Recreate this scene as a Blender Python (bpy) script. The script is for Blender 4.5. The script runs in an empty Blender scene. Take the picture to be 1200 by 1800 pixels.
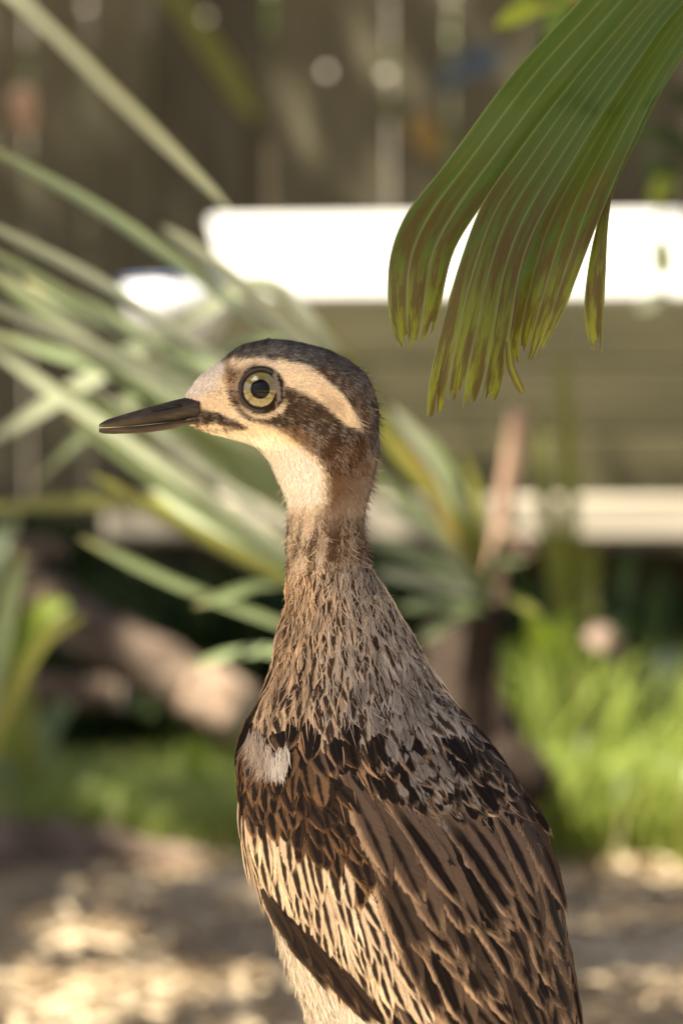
import bpy, math, random
import numpy as np
from mathutils import Vector, Matrix

# ------------------------------------------------------------------ camera, light, exposure
random.seed(7)
rng = np.random.default_rng(7)
scene = bpy.context.scene
C = scene.collection
CAMH, CAMD, F = 0.483, 1.5, 6750.0          # camera height, distance to bird, focal length in photo pixels

cam_data = bpy.data.cameras.new('camera')
cam_data.sensor_fit = 'VERTICAL'; cam_data.sensor_height = 36; cam_data.sensor_width = 24
cam_data.lens = 135; cam_data.clip_start = 0.05; cam_data.clip_end = 1500
cam_data.dof.use_dof = True; cam_data.dof.focus_distance = 1.475; cam_data.dof.aperture_fstop = 9.4
cam = bpy.data.objects.new('camera', cam_data); C.objects.link(cam)
cam.location = (0, -CAMD, CAMH); cam.rotation_euler = (math.radians(90), 0, 0)
scene.camera = cam

SUN = Vector((-0.50, -0.36, 0.88)).normalized()      # towards the sun: high, from the left behind the photographer
world = bpy.data.worlds.new('World'); scene.world = world; world.use_nodes = True
wn = world.node_tree.nodes; wl = world.node_tree.links
sky = wn.new('ShaderNodeTexSky'); sky.sky_type = 'NISHITA'; sky.sun_disc = False
sky.sun_elevation = math.asin(SUN.z); sky.sun_rotation = math.atan2(SUN.x, SUN.y)
sky.air_density = .6; sky.dust_density = 4.0; sky.ozone_density = .6
wl.new(sky.outputs[0], wn['Background'].inputs[0]); wn['Background'].inputs[1].default_value = 0.065
sd = bpy.data.lights.new('sun', 'SUN'); sd.energy = 5.0; sd.angle = math.radians(0.53); sd.color = (1, 0.925, 0.77)
sun = bpy.data.objects.new('sun', sd); C.objects.link(sun)
sun.rotation_euler = SUN.to_track_quat('Z', 'Y').to_euler()
scene.view_settings.view_transform = 'Standard'; scene.view_settings.look = 'None'
scene.view_settings.gamma = 1; scene.view_settings.use_curve_mapping = False
scene.view_settings.exposure = 1.87
scene.cycles.use_denoising = True
scene.cycles.max_bounces = 7; scene.cycles.diffuse_bounces = 4; scene.cycles.glossy_bounces = 3
scene.cycles.transparent_max_bounces = 16; scene.cycles.transmission_bounces = 4; scene.cycles.sample_clamp_indirect = 6

# ------------------------------------------------------------------ helpers
def PX(px, py, D):
    return np.array([(px - 600) * D / F, D - CAMD, CAMH + (900 - py) * D / F])

def mesh(name, V, Fs, mat=None, parent=None, smooth=True, attrs=None, uv=None, kind=None):
    """V Nx3, Fs list of faces or int array (M,k)."""
    me = bpy.data.meshes.new(name)
    V = np.asarray(V, dtype=np.float32)
    groups = Fs if isinstance(Fs, list) and len(Fs) and isinstance(Fs[0], np.ndarray) and Fs[0].ndim == 2 else None
    if groups is None and isinstance(Fs, np.ndarray): groups = [Fs]
    if groups is not None:
        tot = sum(g.size for g in groups); nf = sum(len(g) for g in groups)
        me.vertices.add(len(V)); me.vertices.foreach_set('co', V.ravel())
        me.loops.add(tot); idx = np.concatenate([g.ravel() for g in groups]).astype(np.int32)
        me.loops.foreach_set('vertex_index', idx)
        st = []; o = 0
        for g in groups:
            st.append(o + np.arange(len(g)) * g.shape[1]); o += g.size
        me.polygons.add(nf); me.polygons.foreach_set('loop_start', np.concatenate(st).astype(np.int32))
        me.update(calc_edges=True); me.validate()
    else:
        me.from_pydata([tuple(map(float, v)) for v in V], [], [tuple(int(i) for i in f) for f in Fs]); me.update()
        idx = np.array([l.vertex_index for l in me.loops], dtype=np.int32)
    if attrs:
        for an, av in attrs.items():
            a = me.attributes.new(an, 'FLOAT_COLOR', 'POINT')
            av = np.asarray(av, dtype=np.float32)
            if av.shape[1] == 3: av = np.concatenate([av, np.ones((len(av), 1), np.float32)], 1)
            a.data.foreach_set('color', av.ravel())
    if uv is not None:
        l = me.uv_layers.new(name='UVMap')
        li = np.empty(len(me.loops), np.int32); me.loops.foreach_get('vertex_index', li)
        l.data.foreach_set('uv', np.asarray(uv, np.float32)[li].ravel())
    if smooth: me.polygons.foreach_set('use_smooth', np.ones(len(me.polygons), bool))
    if mat: me.materials.append(mat)
    o = bpy.data.objects.new(name, me); C.objects.link(o)
    if parent: o.parent = parent
    if kind: o['kind'] = kind
    return o

def thing(name, label, cat, loc=(0, 0, 0), group=None):
    o = bpy.data.objects.new(name, None); C.objects.link(o); o.location = tuple(map(float, loc)); o.empty_display_size = .02
    o['label'] = label; o['category'] = cat
    if group: o['group'] = group
    bpy.context.view_layer.update()
    return o

def tag(o, label, cat, group=None):
    o['label'] = label; o['category'] = cat
    if group: o['group'] = group
    return o

def under(o, parent):            # parent keeping the world position (parents are only translated)
    o.parent = parent
    o.matrix_parent_inverse = Matrix.Translation(-parent.location) if parent.parent is None else Matrix()
    return o

def grid_faces(n, m, wrap=False, off=0):
    i = np.arange(n - 1)[:, None]; j = np.arange(m if wrap else m - 1)[None, :]
    j2 = (j + 1) % m
    return (np.stack([i * m + j, i * m + j2, (i + 1) * m + j2, (i + 1) * m + j], -1).reshape(-1, 4) + off)

def tube(path, radii, seg=12, cap=True, jitter=0, squash=1.0):
    path = np.asarray(path, float); n = len(path); radii = np.broadcast_to(np.asarray(radii, float), (n,))
    V = []
    T = np.gradient(path, axis=0); T /= np.linalg.norm(T, axis=1)[:, None] + 1e-12
    up = np.array([0.13, 0.21, 1.0]); 
    if abs(T[0] @ up) / np.linalg.norm(up) > .9: up = np.array([1.0, .2, .1])
    a = np.cross(T[0], up); a /= np.linalg.norm(a)
    for k in range(n):
        a = a - T[k] * (a @ T[k]); a /= np.linalg.norm(a); b = np.cross(T[k], a)
        th = np.arange(seg) * 2 * math.pi / seg
        r = radii[k] * (1 + (rng.normal(0, jitter, seg) if jitter else 0))
        V.append(path[k] + np.outer(np.cos(th) * r, a) + np.outer(np.sin(th) * r * squash, b))
    V = np.concatenate(V); Fs = [list(f) for f in grid_faces(n, seg, True)]
    if cap:
        Fs.append(list(range(seg))[::-1]); Fs.append(list(range((n - 1) * seg, n * seg)))
    return V, Fs

def spline(pts, n):
    """Catmull-Rom through pts (k x d), n samples."""
    p = np.asarray(pts, float); p = np.vstack([2 * p[0] - p[1], p, 2 * p[-1] - p[-2]])
    k = len(p) - 3; t = np.linspace(0, k - 1e-6, n); i = t.astype(int); f = (t - i)[:, None]
    a, b, c, d = p[i], p[i + 1], p[i + 2], p[i + 3]
    return .5 * ((2 * b) + (-a + c) * f + (2 * a - 5 * b + 4 * c - d) * f ** 2 + (-a + 3 * b - 3 * c + d) * f ** 3)

def box(w, d, h, bev=0.004):
    """bevelled box centred at origin -> verts, faces"""
    import bmesh
    bm = bmesh.new(); bmesh.ops.create_cube(bm, size=1)
    bmesh.ops.scale(bm, vec=(w, d, h), verts=bm.verts)
    if bev: bmesh.ops.bevel(bm, geom=bm.edges[:], offset=bev, segments=1, affect='EDGES')
    V = np.array([v.co[:] for v in bm.verts]); Fs = [[v.index for v in f.verts] for f in bm.faces]
    bm.free(); return V, Fs

# ------------------------------------------------------------------ materials
class NT:
    def __init__(s, name):
        s.m = bpy.data.materials.new(name); s.m.use_nodes = True; s.t = s.m.node_tree; s.n = s.t.nodes; s.l = s.t.links
        s.b = s.n['Principled BSDF']
    def new(s, k, **kw):
        x = s.n.new(k)
        for a, v in kw.items(): setattr(x, a, v)
        return x
    def set(s, node, i, v):
        if hasattr(v, 'is_output'): s.l.new(v, node.inputs[i])
        else: node.inputs[i].default_value = v
    def math(s, op, a, b=None, c=None, clamp=False):
        x = s.new('ShaderNodeMath', operation=op, use_clamp=clamp); s.set(x, 0, a)
        if b is not None: s.set(x, 1, b)
        if c is not None: s.set(x, 2, c)
        return x.outputs[0]
    def mix(s, fac, a, b, blend='MIX'):
        x = s.new('ShaderNodeMix', data_type='RGBA', blend_type=blend)
        s.set(x, 0, fac); s.set(x, 6, a if hasattr(a, 'is_output') else (*a, 1)); s.set(x, 7, b if hasattr(b, 'is_output') else (*b, 1))
        return x.outputs[2]
    def step(s, x, lo, hi):
        r = s.new('ShaderNodeMapRange', interpolation_type='SMOOTHSTEP'); s.set(r, 0, x); s.set(r, 1, lo); s.set(r, 2, hi); return r.outputs[0]
    def noise(s, vec, scale, detail=3, rough=.5, sc=None):
        if sc is not None:
            mp = s.new('ShaderNodeMapping'); s.l.new(vec, mp.inputs[0]); mp.inputs['Scale'].default_value = sc; vec = mp.outputs[0]
        x = s.new('ShaderNodeTexNoise'); s.l.new(vec, x.inputs['Vector']); x.inputs['Scale'].default_value = scale
        x.inputs['Detail'].default_value = detail; x.inputs['Roughness'].default_value = rough
        return x.outputs[0]
    def coord(s, k='Object'): return s.new('ShaderNodeTexCoord').outputs[k]
    def bump(s, h, strength=.3, dist=.01):
        x = s.new('ShaderNodeBump'); x.inputs['Strength'].default_value = strength; x.inputs['Distance'].default_value = dist
        s.l.new(h, x.inputs['Height']); s.l.new(x.outputs[0], s.b.inputs['Normal'])
    def col(s, c): s.set(s.b, 'Base Color', c if hasattr(c, 'is_output') else (*c, 1))
    def rough(s, r, spec=None):
        s.set(s.b, 'Roughness', r)
        if spec is not None: s.b.inputs['Specular IOR Level'].default_value = spec
    def translucent(s, colour, fac):
        tr = s.new('ShaderNodeBsdfTranslucent'); s.set(tr, 0, colour if hasattr(colour, 'is_output') else (*colour, 1))
        mx = s.new('ShaderNodeMixShader'); s.set(mx, 0, fac); s.l.new(s.b.outputs[0], mx.inputs[1]); s.l.new(tr.outputs[0], mx.inputs[2])
        s.l.new(mx.outputs[0], s.n['Material Output'].inputs[0])

def mat_wood(name, c1, c2, axis='Z', scale=1.0, rough=.8):
    m = NT(name); co = m.coord('Object'); oi = m.new('ShaderNodeObjectInfo').outputs['Random']
    sc = {'Z': (14, 14, .8), 'X': (.8, 14, 14), 'Y': (14, .8, 14)}[axis]
    ad = m.new('ShaderNodeVectorMath', operation='ADD'); m.l.new(co, ad.inputs[0])
    cm = m.new('ShaderNodeCombineXYZ'); m.l.new(m.math('MULTIPLY', oi, 37.0), cm.inputs[0]); m.l.new(m.math('MULTIPLY', oi, 11.0), cm.inputs[2]); m.l.new(cm.outputs[0], ad.inputs[1])
    g = m.noise(ad.outputs[0], 4 * scale, 6, .6, sc); st = m.noise(ad.outputs[0], 1.3 * scale, 3, .5)
    c = m.mix(m.step(g, .3, .7), c1, c2)
    c = m.mix(m.math('MULTIPLY', m.step(st, .45, .75), .45), c, tuple(x * .5 for x in c1))
    v = m.math('MULTIPLY_ADD', oi, .5, .75)
    c = m.mix(1.0, c, m_gray(m, v), 'MULTIPLY')
    m.col(c); m.rough(rough, .25); m.bump(g, .35, .003)
    return m.m
def m_gray(m, v):
    x = m.new('ShaderNodeCombineColor'); [m.l.new(v, x.inputs[i]) for i in range(3)]; return x.outputs[0]

def mat_leaf(name, c1, c2, rough=.45, trans=.35, spec=.5, scale=20, tip=None):
    m = NT(name); co = m.coord('Object'); oi = m.new('ShaderNodeObjectInfo').outputs['Random']
    n = m.noise(co, scale, 3)
    f = m.math('MULTIPLY_ADD', oi, .5, m.math('MULTIPLY', n, .6), clamp=True)
    c = m.mix(f, c1, c2)
    if tip is not None:
        uvn = m.new('ShaderNodeSeparateXYZ'); m.l.new(m.coord('UV'), uvn.inputs[0])
        c = m.mix(m.step(uvn.outputs[1], .86, 1.0), c, tip)
    m.col(c); m.rough(rough, spec); m.translucent(m.mix(.5, c, tuple(min(1, x * 2.0) for x in c2)), trans)
    return m.m

M = {}
def build_mats():
    # sand and wood chips
    m = NT('sand'); co = m.coord('Object')
    n1 = m.noise(co, 3, 5, .6); n2 = m.noise(co, 60, 4, .65); n3 = m.noise(co, 260, 2)
    c = m.mix(m.step(n1, .3, .7), (.54, .41, .26), (.64, .51, .345)); c = m.mix(m.step(n2, .45, .75), c, (.42, .315, .20))
    c = m.mix(m.math('MULTIPLY', m.step(n3, .6, .8), .5), c, (.62, .52, .40))
    m.col(c); m.rough(.95, .1); m.bump(n2, .6, .01); M['sand'] = m.m
    m = NT('chip'); oi = m.noise(m.coord('Object'), 45, 1)
    m.col(m.mix(m.step(oi, .3, .7), (.33, .25, .16), (.46, .37, .25))); m.rough(.9, .15); M['chip'] = m.m
    M['fence'] = mat_wood('fence_timber', (.076, .068, .040), (.126, .114, .073))
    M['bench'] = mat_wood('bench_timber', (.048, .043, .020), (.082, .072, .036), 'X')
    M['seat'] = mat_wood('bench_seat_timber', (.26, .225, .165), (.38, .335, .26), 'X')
    m = NT('white_paint'); n = m.noise(m.coord('Object'), 8, 5, .6, (.6, 4, 4)); m.col(m.mix(m.step(n, .45, .85), (.80, .80, .78), (.62, .60, .54))); m.rough(.5, .4); M['white'] = m.m
    m = NT('enamel'); n = m.noise(m.coord('Object'), 20, 4); m.col(m.mix(m.step(n, .55, .8), (.82, .82, .82), (.66, .66, .64))); m.rough(.35, .5); M['enamel'] = m.m
    m = NT('rim_shade_blue'); n = m.noise(m.coord('Object'), 30, 3); m.col(m.mix(n, (.10, .15, .28), (.16, .22, .36))); m.rough(.4, .5); M['blue'] = m.m  # blue stands for the shaded side of the white object
    m = NT('wall_render'); n = m.noise(m.coord('Object'), 5, 6, .6); m.col(m.mix(n, (.62, .57, .48), (.78, .74, .66))); m.rough(.9, .2); m.bump(n, .2, .01); M['wall'] = m.m
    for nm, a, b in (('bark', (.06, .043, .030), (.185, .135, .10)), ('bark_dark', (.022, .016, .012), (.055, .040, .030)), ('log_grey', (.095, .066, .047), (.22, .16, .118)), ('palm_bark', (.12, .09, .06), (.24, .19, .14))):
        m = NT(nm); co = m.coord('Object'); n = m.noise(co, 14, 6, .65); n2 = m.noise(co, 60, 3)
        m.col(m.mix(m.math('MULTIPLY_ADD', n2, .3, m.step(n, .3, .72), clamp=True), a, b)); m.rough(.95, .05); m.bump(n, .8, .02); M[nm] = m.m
    m = NT('cut_wood'); co = m.coord('Object'); n = m.noise(co, 40, 4); m.col(m.mix(n, (.52, .38, .28), (.72, .57, .45))); m.rough(.85, .2); M['cut'] = m.m
    m = NT('bare_wood'); n = m.noise(m.coord('Object'), 18, 4, .6); m.col(m.mix(m.step(n, .3, .7), (.20, .135, .09), (.36, .26, .19))); m.rough(.85, .15); m.bump(n, .6, .01); M['bare'] = m.m
    m = NT('dry_stalk'); co = m.coord('Object'); n = m.noise(co, 12, 4, .6, (6, 6, 1)); m.col(m.mix(m.step(n, .3, .7), (.46, .29, .19), (.62, .43, .30))); m.rough(.8, .2); M['stalk'] = m.m
    M['strap'] = mat_leaf('strap_leaf', (.15, .19, .085), (.26, .32, .15), .42, .30, .5, 9, (.26, .24, .10))
    M['strap_yellow'] = mat_leaf('strap_leaf_yellow', (.28, .19, .05), (.38, .25, .07), .5, .3, .4, 9)
    M['strap_pale'] = mat_leaf('strap_leaf_pale', (.30, .33, .20), (.40, .43, .28), .4, .3, .5, 9)
    M['strap_olive'] = mat_leaf('strap_leaf_olive', (.16, .17, .03), (.26, .26, .05), .5, .35, .4, 9)
    M['grass'] = mat_leaf('grass', (.13, .18, .024), (.36, .41, .10), .35, .4, .6, 2)
    M['grass_dead'] = mat_leaf('grass_dry', (.30, .24, .12), (.45, .38, .2), .6, .3, .3, 5)
    M['lime'] = mat_leaf('lime_leaf', (.20, .30, .025), (.36, .42, .04), .45, .45, .4, 8)
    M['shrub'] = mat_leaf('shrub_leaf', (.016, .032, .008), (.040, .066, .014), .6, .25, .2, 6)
    M['canopy'] = mat_leaf('canopy_leaf', (.035, .07, .02), (.07, .11, .03), .5, .2, .4, 3)
    M['hedge'] = mat_leaf('hedge_leaf', (.06, .13, .02), (.16, .27, .04), .5, .4, .4, 3)
    M['pink'] = mat_leaf('fallen_leaf', (.26, .17, .13), (.34, .24, .18), .6, .25, .3, 9)
    M['bluegrey'] = mat_leaf('bluegrey_leaf', (.05, .07, .085), (.08, .11, .13), .4, .2, .5, 9)
    # palm frond: pleated green, browning towards torn tips; yellow also paints light shining through
    m = NT('palm_leaf'); uvs = m.new('ShaderNodeSeparateXYZ'); m.l.new(m.coord('UV'), uvs.inputs[0]); uu, vv = uvs.outputs[0], uvs.outputs[1]
    cm = m.new('ShaderNodeCombineXYZ'); m.l.new(m.math('MULTIPLY', uu, 1.0), cm.inputs[0]); m.l.new(m.math('MULTIPLY', vv, .12), cm.inputs[1]); fibre = m.noise(cm.outputs[0], 26, 4, .6)
    cm2 = m.new('ShaderNodeCombineXYZ'); m.l.new(m.math('MULTIPLY', uu, .9), cm2.inputs[0]); m.l.new(m.math('MULTIPLY', vv, 2.2), cm2.inputs[1]); blot = m.noise(cm2.outputs[0], 3.2, 4, .6)
    cm3 = m.new('ShaderNodeCombineXYZ'); m.l.new(m.math('MULTIPLY', uu, 2.0), cm3.inputs[0]); m.l.new(m.math('MULTIPLY', vv, 9.0), cm3.inputs[1]); spk = m.noise(cm3.outputs[0], 5, 3, .6)
    green = m.mix(fibre, (.036, .073, .012), (.072, .116, .020))
    yel = m.mix(fibre, (.14, .17, .012), (.27, .28, .02))
    tipf = m.math('ADD', m.step(vv, .56, .98), m.math('MULTIPLY_ADD', blot, .7, -.35), clamp=True)
    c = m.mix(tipf, green, yel)
    br = m.math('MULTIPLY', m.step(m.math('ADD', m.math('MULTIPLY', blot, .75), m.math('MULTIPLY', fibre, .45)), .52, .64), m.step(vv, .34, .60))
    c = m.mix(m.math('MULTIPLY', br, .85), c, m.mix(fibre, (.040, .026, .010), (.095, .055, .018)))
    c = m.mix(m.math('MULTIPLY', m.step(spk, .62, .75), .35), c, (.05, .055, .015))
    fr = m.new('ShaderNodeAttribute'); fr.attribute_name = 'ridge'
    c = m.mix(m.math('MULTIPLY', m.step(fr.outputs['Fac'], .74, 1.0), .7), c, (.19, .23, .11))
    c = m.mix(m.step(vv, .985, 1.0), c, (.09, .06, .03))
    m.col(c); m.rough(.42, .45); m.bump(fibre, .25, .002); m.translucent(m.mix(1, c, (1.8, 1.8, .8), 'MULTIPLY'), .35); M['palm'] = m.m
    # bird
    m = NT('plumage'); a = m.new('ShaderNodeAttribute'); a.attribute_name = 'col'; n = m.noise(m.coord('Object'), 900, 2); 
    m.col(m.mix(1, a.outputs['Color'], m_gray(m, m.math('MULTIPLY_ADD', n, .5, .75)), 'MULTIPLY')); m.rough(.9, .06); M['plumage'] = m.m
    m = NT('feather'); uvs = m.new('ShaderNodeSeparateXYZ'); m.l.new(m.coord('UV'), uvs.inputs[0])
    au = m.math('ABSOLUTE', uvs.outputs[0]); v = uvs.outputs[1]
    cv, cs, ce = [m.new('ShaderNodeAttribute') for _ in range(3)]
    cv.attribute_name = 'vane'; cs.attribute_name = 'streak'; ce.attribute_name = 'edge'
    barb = m.math('SUBTRACT', v, m.math('MULTIPLY', au, .22))
    cm = m.new('ShaderNodeCombineXYZ'); m.l.new(m.math('MULTIPLY', barb, 1.0), cm.inputs[0]); m.l.new(m.math('MULTIPLY', uvs.outputs[0], .06), cm.inputs[1]); m.l.new(cv.outputs['Alpha'], cm.inputs[2])
    cm.inputs[2].default_value = 0
    bn = m.noise(cm.outputs[0], 42, 3, .6); bl = m.noise(cm.outputs[0], 9, 2)
    au2 = m.math('ADD', au, m.math('MULTIPLY_ADD', bl, .3, -.15)); us = m.math('ADD', uvs.outputs[0], m.math('MULTIPLY_ADD', bn, .3, -.15))
    smk = m.math('SUBTRACT', 1.0, m.step(m.math('SUBTRACT', au2, cs.outputs['Alpha']), -.16, .14))
    smk = m.math('MULTIPLY', smk, m.step(m.math('ADD', v, m.math('MULTIPLY', cv.outputs['Alpha'], .3)), .25, .55))
    smk = m.math('MULTIPLY', smk, m.math('SUBTRACT', 1.0, m.step(v, .86, .98)))
    emk = m.math('MAXIMUM', m.step(m.math('SUBTRACT', us, ce.outputs['Alpha']), -.22, .16), m.math('MULTIPLY', m.step(m.math('ADD', v, m.math('MULTIPLY_ADD', bl, .3, -.15)), .80, .95), m.math('MULTIPLY', m.step(cv.outputs['Alpha'], .5, .9), .7)))
    c = m.mix(smk, cv.outputs['Color'], cs.outputs['Color']); c = m.mix(m.math('MULTIPLY', emk, .9), c, ce.outputs['Color'])
    sh = m.math('SUBTRACT', 1.0, m.step(au, .02, .07)); c = m.mix(m.math('MULTIPLY', sh, .5), c, (.025, .017, .012))
    c = m.mix(1, c, m_gray(m, m.math('MULTIPLY_ADD', bn, .9, .55)), 'MULTIPLY')
    m.col(c); m.rough(.7, .10); m.bump(bn, .2, .0004)
    cmf = m.new('ShaderNodeCombineXYZ'); m.l.new(barb, cmf.inputs[0]); m.l.new(m.math('MULTIPLY', uvs.outputs[0], .03), cmf.inputs[1]); m.l.new(m.math('MULTIPLY', cv.outputs['Alpha'], 50.0), cmf.inputs[2])
    fn = m.noise(cmf.outputs[0], 90, 2, .7); fn2 = m.noise(cmf.outputs[0], 13, 2, .6)
    fr = m.math('MAXIMUM', m.math('MULTIPLY', m.step(au, .46, 1.05), .95), m.step(v, .70, 1.02))
    fr = m.math('ADD', fr, m.math('MULTIPLY_ADD', fn2, .5, -.25))
    al = m.step(m.math('SUBTRACT', m.math('MULTIPLY_ADD', fn, 1.4, .12), fr), -.22, .22)
    tp = m.new('ShaderNodeBsdfTransparent'); mx = m.new('ShaderNodeMixShader'); m.l.new(al, mx.inputs[0]); m.l.new(tp.outputs[0], mx.inputs[1]); m.l.new(m.b.outputs[0], mx.inputs[2]); m.l.new(mx.outputs[0], m.n['Material Output'].inputs[0])
    M['feather'] = m.m
    m = NT('bill_horn'); co = m.coord('Object'); n = m.noise(co, 260, 4, .6, (.25, 1, 1)); n2 = m.noise(co, 70, 2)
    a = m.new('ShaderNodeAttribute'); a.attribute_name = 'col'
    m.col(m.mix(m.math('MULTIPLY', m.step(n, .42, .75), .75), a.outputs['Color'], (.13, .095, .065))); m.rough(m.math('MULTIPLY_ADD', n2, .3, .5), .25); m.bump(n, .3, .0006); M['bill'] = m.m
    m = NT('iris'); g = m.new('ShaderNodeAttribute'); g.attribute_name = 'col'; n = m.noise(m.coord('Object'), 1400, 3)
    m.col(m.mix(1, g.outputs['Color'], m_gray(m, m.math('MULTIPLY_ADD', n, .5, .75)), 'MULTIPLY')); m.rough(.12, .5); m.b.inputs['Coat Weight'].default_value = 1; m.b.inputs['Coat Roughness'].default_value = .03; M['iris'] = m.m
    m = NT('pupil'); n = m.noise(m.coord('Object'), 300, 1); m.col(m.mix(n, (.004, .004, .004), (.008, .007, .007))); m.rough(.06, .18); M['pupil'] = m.m
    m = NT('eyelid'); n = m.noise(m.coord('Object'), 900, 3); m.col(m.mix(n, (.012, .009, .007), (.035, .025, .018))); m.rough(.5, .4); m.bump(n, .4, .0004); M['lid'] = m.m
    m = NT('leg_skin'); n = m.noise(m.coord('Object'), 220, 3); m.col(m.mix(n, (.28, .26, .15), (.40, .37, .24))); m.rough(.6, .3); m.bump(n, .5, .001); M['leg'] = m.m
build_mats()

# ------------------------------------------------------------------ ground
def build_ground():
    s = 300
    xs = np.concatenate([np.linspace(-s, -6, 12), np.linspace(-5.8, 5.8, 120), np.linspace(6, s, 12)])
    ys = np.concatenate([np.linspace(-s, -4, 10), np.linspace(-3.8, 10.5, 150), np.linspace(11, s, 12)])
    X, Y = np.meshgrid(xs, ys)
    Z = .006 * np.sin(X * 5.1 + Y * 2.3) + .005 * np.sin(X * 2.2 - Y * 6.7) + .004 * np.sin(X * 11 + 3 * np.sin(Y * 4)) - .006
    Z = np.where((np.abs(X) > 6) | (Y > 10.6) | (Y < -3.9), 0, Z)
    o = mesh('ground', np.stack([X, Y, Z], -1).reshape(-1, 3), grid_faces(len(ys), len(xs)), M['sand']); o['kind'] = 'structure'
    # bark and wood chips lying on the sand
    n = 9000
    x = rng.uniform(-2.0, 2.0, n); y = rng.uniform(1.5, 4.2, n)
    L = rng.uniform(.006, .022, n); W = L * rng.uniform(.3, .7, n); th = rng.uniform(0, 6.28, n); tl = rng.normal(0, .25, n)
    dx, dy = np.cos(th), np.sin(th)
    V = np.zeros((n, 6, 3)); H = rng.uniform(.002, .006, n)
    cx = [(-1, -.6), (.2, -1), (1, -.2), (.8, .7), (-.4, 1), (-1, .3)]
    for k, (a, b) in enumerate(cx):
        V[:, k, 0] = x + dx * a * L - dy * b * W; V[:, k, 1] = y + dy * a * L + dx * b * W; V[:, k, 2] = H + tl * a * L + .004
    top = V.copy(); bot = V.copy(); bot[:, :, 2] -= .006
    VV = np.concatenate([top, bot], 1).reshape(-1, 3); base = (np.arange(n) * 12)[:, None]
    f1 = base + np.arange(6)[None, :]
    sides = np.concatenate([base + np.array([[k, (k + 1) % 6, (k + 1) % 6 + 6, k + 6]]) for k in range(6)])
    o = mesh('wood_chips', VV, [f1, sides], M['chip'], smooth=False); o['kind'] = 'stuff'
    tag(o, 'tan wood chips and grit scattered over the sandy ground', 'wood chips')
build_ground()

# ------------------------------------------------------------------ paling fence and what stands beyond it
def build_fence():
    D = 8.5; Y = D - CAMD
    root = thing('paling_fence', 'tall weathered brown paling fence with light showing through its gaps', 'fence', (0, Y, 0))
    pitch = .1335; gap = .0020; w = pitch - gap; t = .016; h = 1.95
    # a notch added on a paling's edge makes a spot of light from behind
    notches = {}                                     # paling index -> [(side, z, size)]
    def notch(px, py, size):
        x = PX(px, py, D)[0]; z = PX(px, py, D)[2]
        i = round((x - x0) / pitch - .5)
        k = math.floor((x - x0) / pitch + .5)        # nearest gap is at x0 + k*pitch
        notches.setdefault(k - 1, []).append((z, size))
    x0 = PX(155, 0, D)[0] - 18 * pitch
    for a in ((148, 12, .012), (366, 30, .011), (580, 125, .017), (684, 131, .016), (470, 182, .010), (36, 213, .019), (262, 290, .010), (258, 350, .008), (262, 130, .008), (790, 60, .009), (1010, 250, .008), (148, 420, .009), (366, 330, .008)):
        notch(*a)
    for k in range(40):
        xc = x0 + (k + .5) * pitch
        zs = sorted(notches.get(k, []))
        prof = [0.02]
        for z, s in zs: prof += [z - s * .6, z - s * .35, z + s * .35, z + s * .6]
        prof.append(h + rng.normal(0, .006))
        right = []
        for i, z in enumerate(prof):
            inn = 0
            if 0 < i < len(prof) - 1 and (i - 1) % 4 in (1, 2): inn = zs[(i - 1) // 4][1]
            right.append((w / 2 - inn, z))
        pts = [(-w / 2, z) for _, z in right]
        n = len(right); V = []
        for yy in (-t / 2, t / 2):
            for (xl, z), (xr, _) in zip(pts, right): V += [(xl, yy, z), (xr, yy, z)]
        Fs = []
        m2 = 2 * n
        for i in range(n - 1):
            a = 2 * i; Fs += [[a, a + 1, a + 3, a + 2], [m2 + a, m2 + a + 2, m2 + a + 3, m2 + a + 1], [a + 1, m2 + a + 1, m2 + a + 3, a + 3], [a, a + 2, m2 + a + 2, m2 + a]]
        Fs += [[0, m2, m2 + 1, 1], [2 * n - 2, 2 * n - 1, m2 + 2 * n - 1, m2 + 2 * n - 2]]
        o = mesh('paling', V, Fs, M['fence'], root, smooth=False)
        o.location = (xc, rng.normal(0, .002), 0); o.rotation_euler = (0, rng.normal(0, .0008), rng.normal(0, .012))
    for z in (.3, 1.78):
        V, Fs = box(40 * pitch, .04, .075, .003); o = mesh('rail', V, Fs, M['fence'], root, smooth=False); o.location = (x0 + 20 * pitch, t / 2 + .023, z)
    for k in range(4):
        V, Fs = box(.09, .09, 1.9, .004); o = mesh('post', V, Fs, M['fence'], root, smooth=False); o.location = (x0 + (2 + k * 12) * pitch + .02, t / 2 + .09, .95)
    # pale wall added in the sun behind the fence to brighten its gaps
    V, Fs = box(14, .2, 2.6, .01); o = mesh('bright_backing_wall', V, Fs, M['wall'], smooth=False); o.location = (0, 9.6, 1.3)
    tag(o, 'pale wall added behind the paling fence to brighten its gaps', 'wall')
    # shrubs between fence and wall
    for i, (px, py, r, n) in enumerate(((470, 40, .16, 500), (262, 250, .20, 500), (900, 150, .35, 900), (60, 300, .25, 600), (1130, 420, .3, 600))):
        c = PX(px, py, 9.7); root2 = thing('hedge_shrub', ['thin leafy green shrub behind the fence above the white bench rail', 'green shrub behind the left end of the fence beside the wall', 'broad leafy shrub behind the fence near the hanging palm frond', 'tall green shrub behind the outer left palings', 'low green shrub behind the fence at the shaded bench end'][i], 'shrub', (c[0], c[1], 0), 'shrubs beyond the fence')
        pts = rng.normal(0, 1, (n, 3)); pts /= np.linalg.norm(pts, axis=1)[:, None]; pts *= (rng.uniform(.15, 1, n) ** .5)[:, None] * np.array([r, r * .6, r * 1.6]); pts += (0, 0, c[2])
        leaves('crown', pts, .05, .022, M['hedge'], root2, kind='stuff')
        V, Fs = tube([(0, 0, 0), (.02, 0, c[2] * .5), (0, .01, c[2])], [.02, .015, .006], 8); mesh('trunk', V, Fs, M['bark'], root2)

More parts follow.
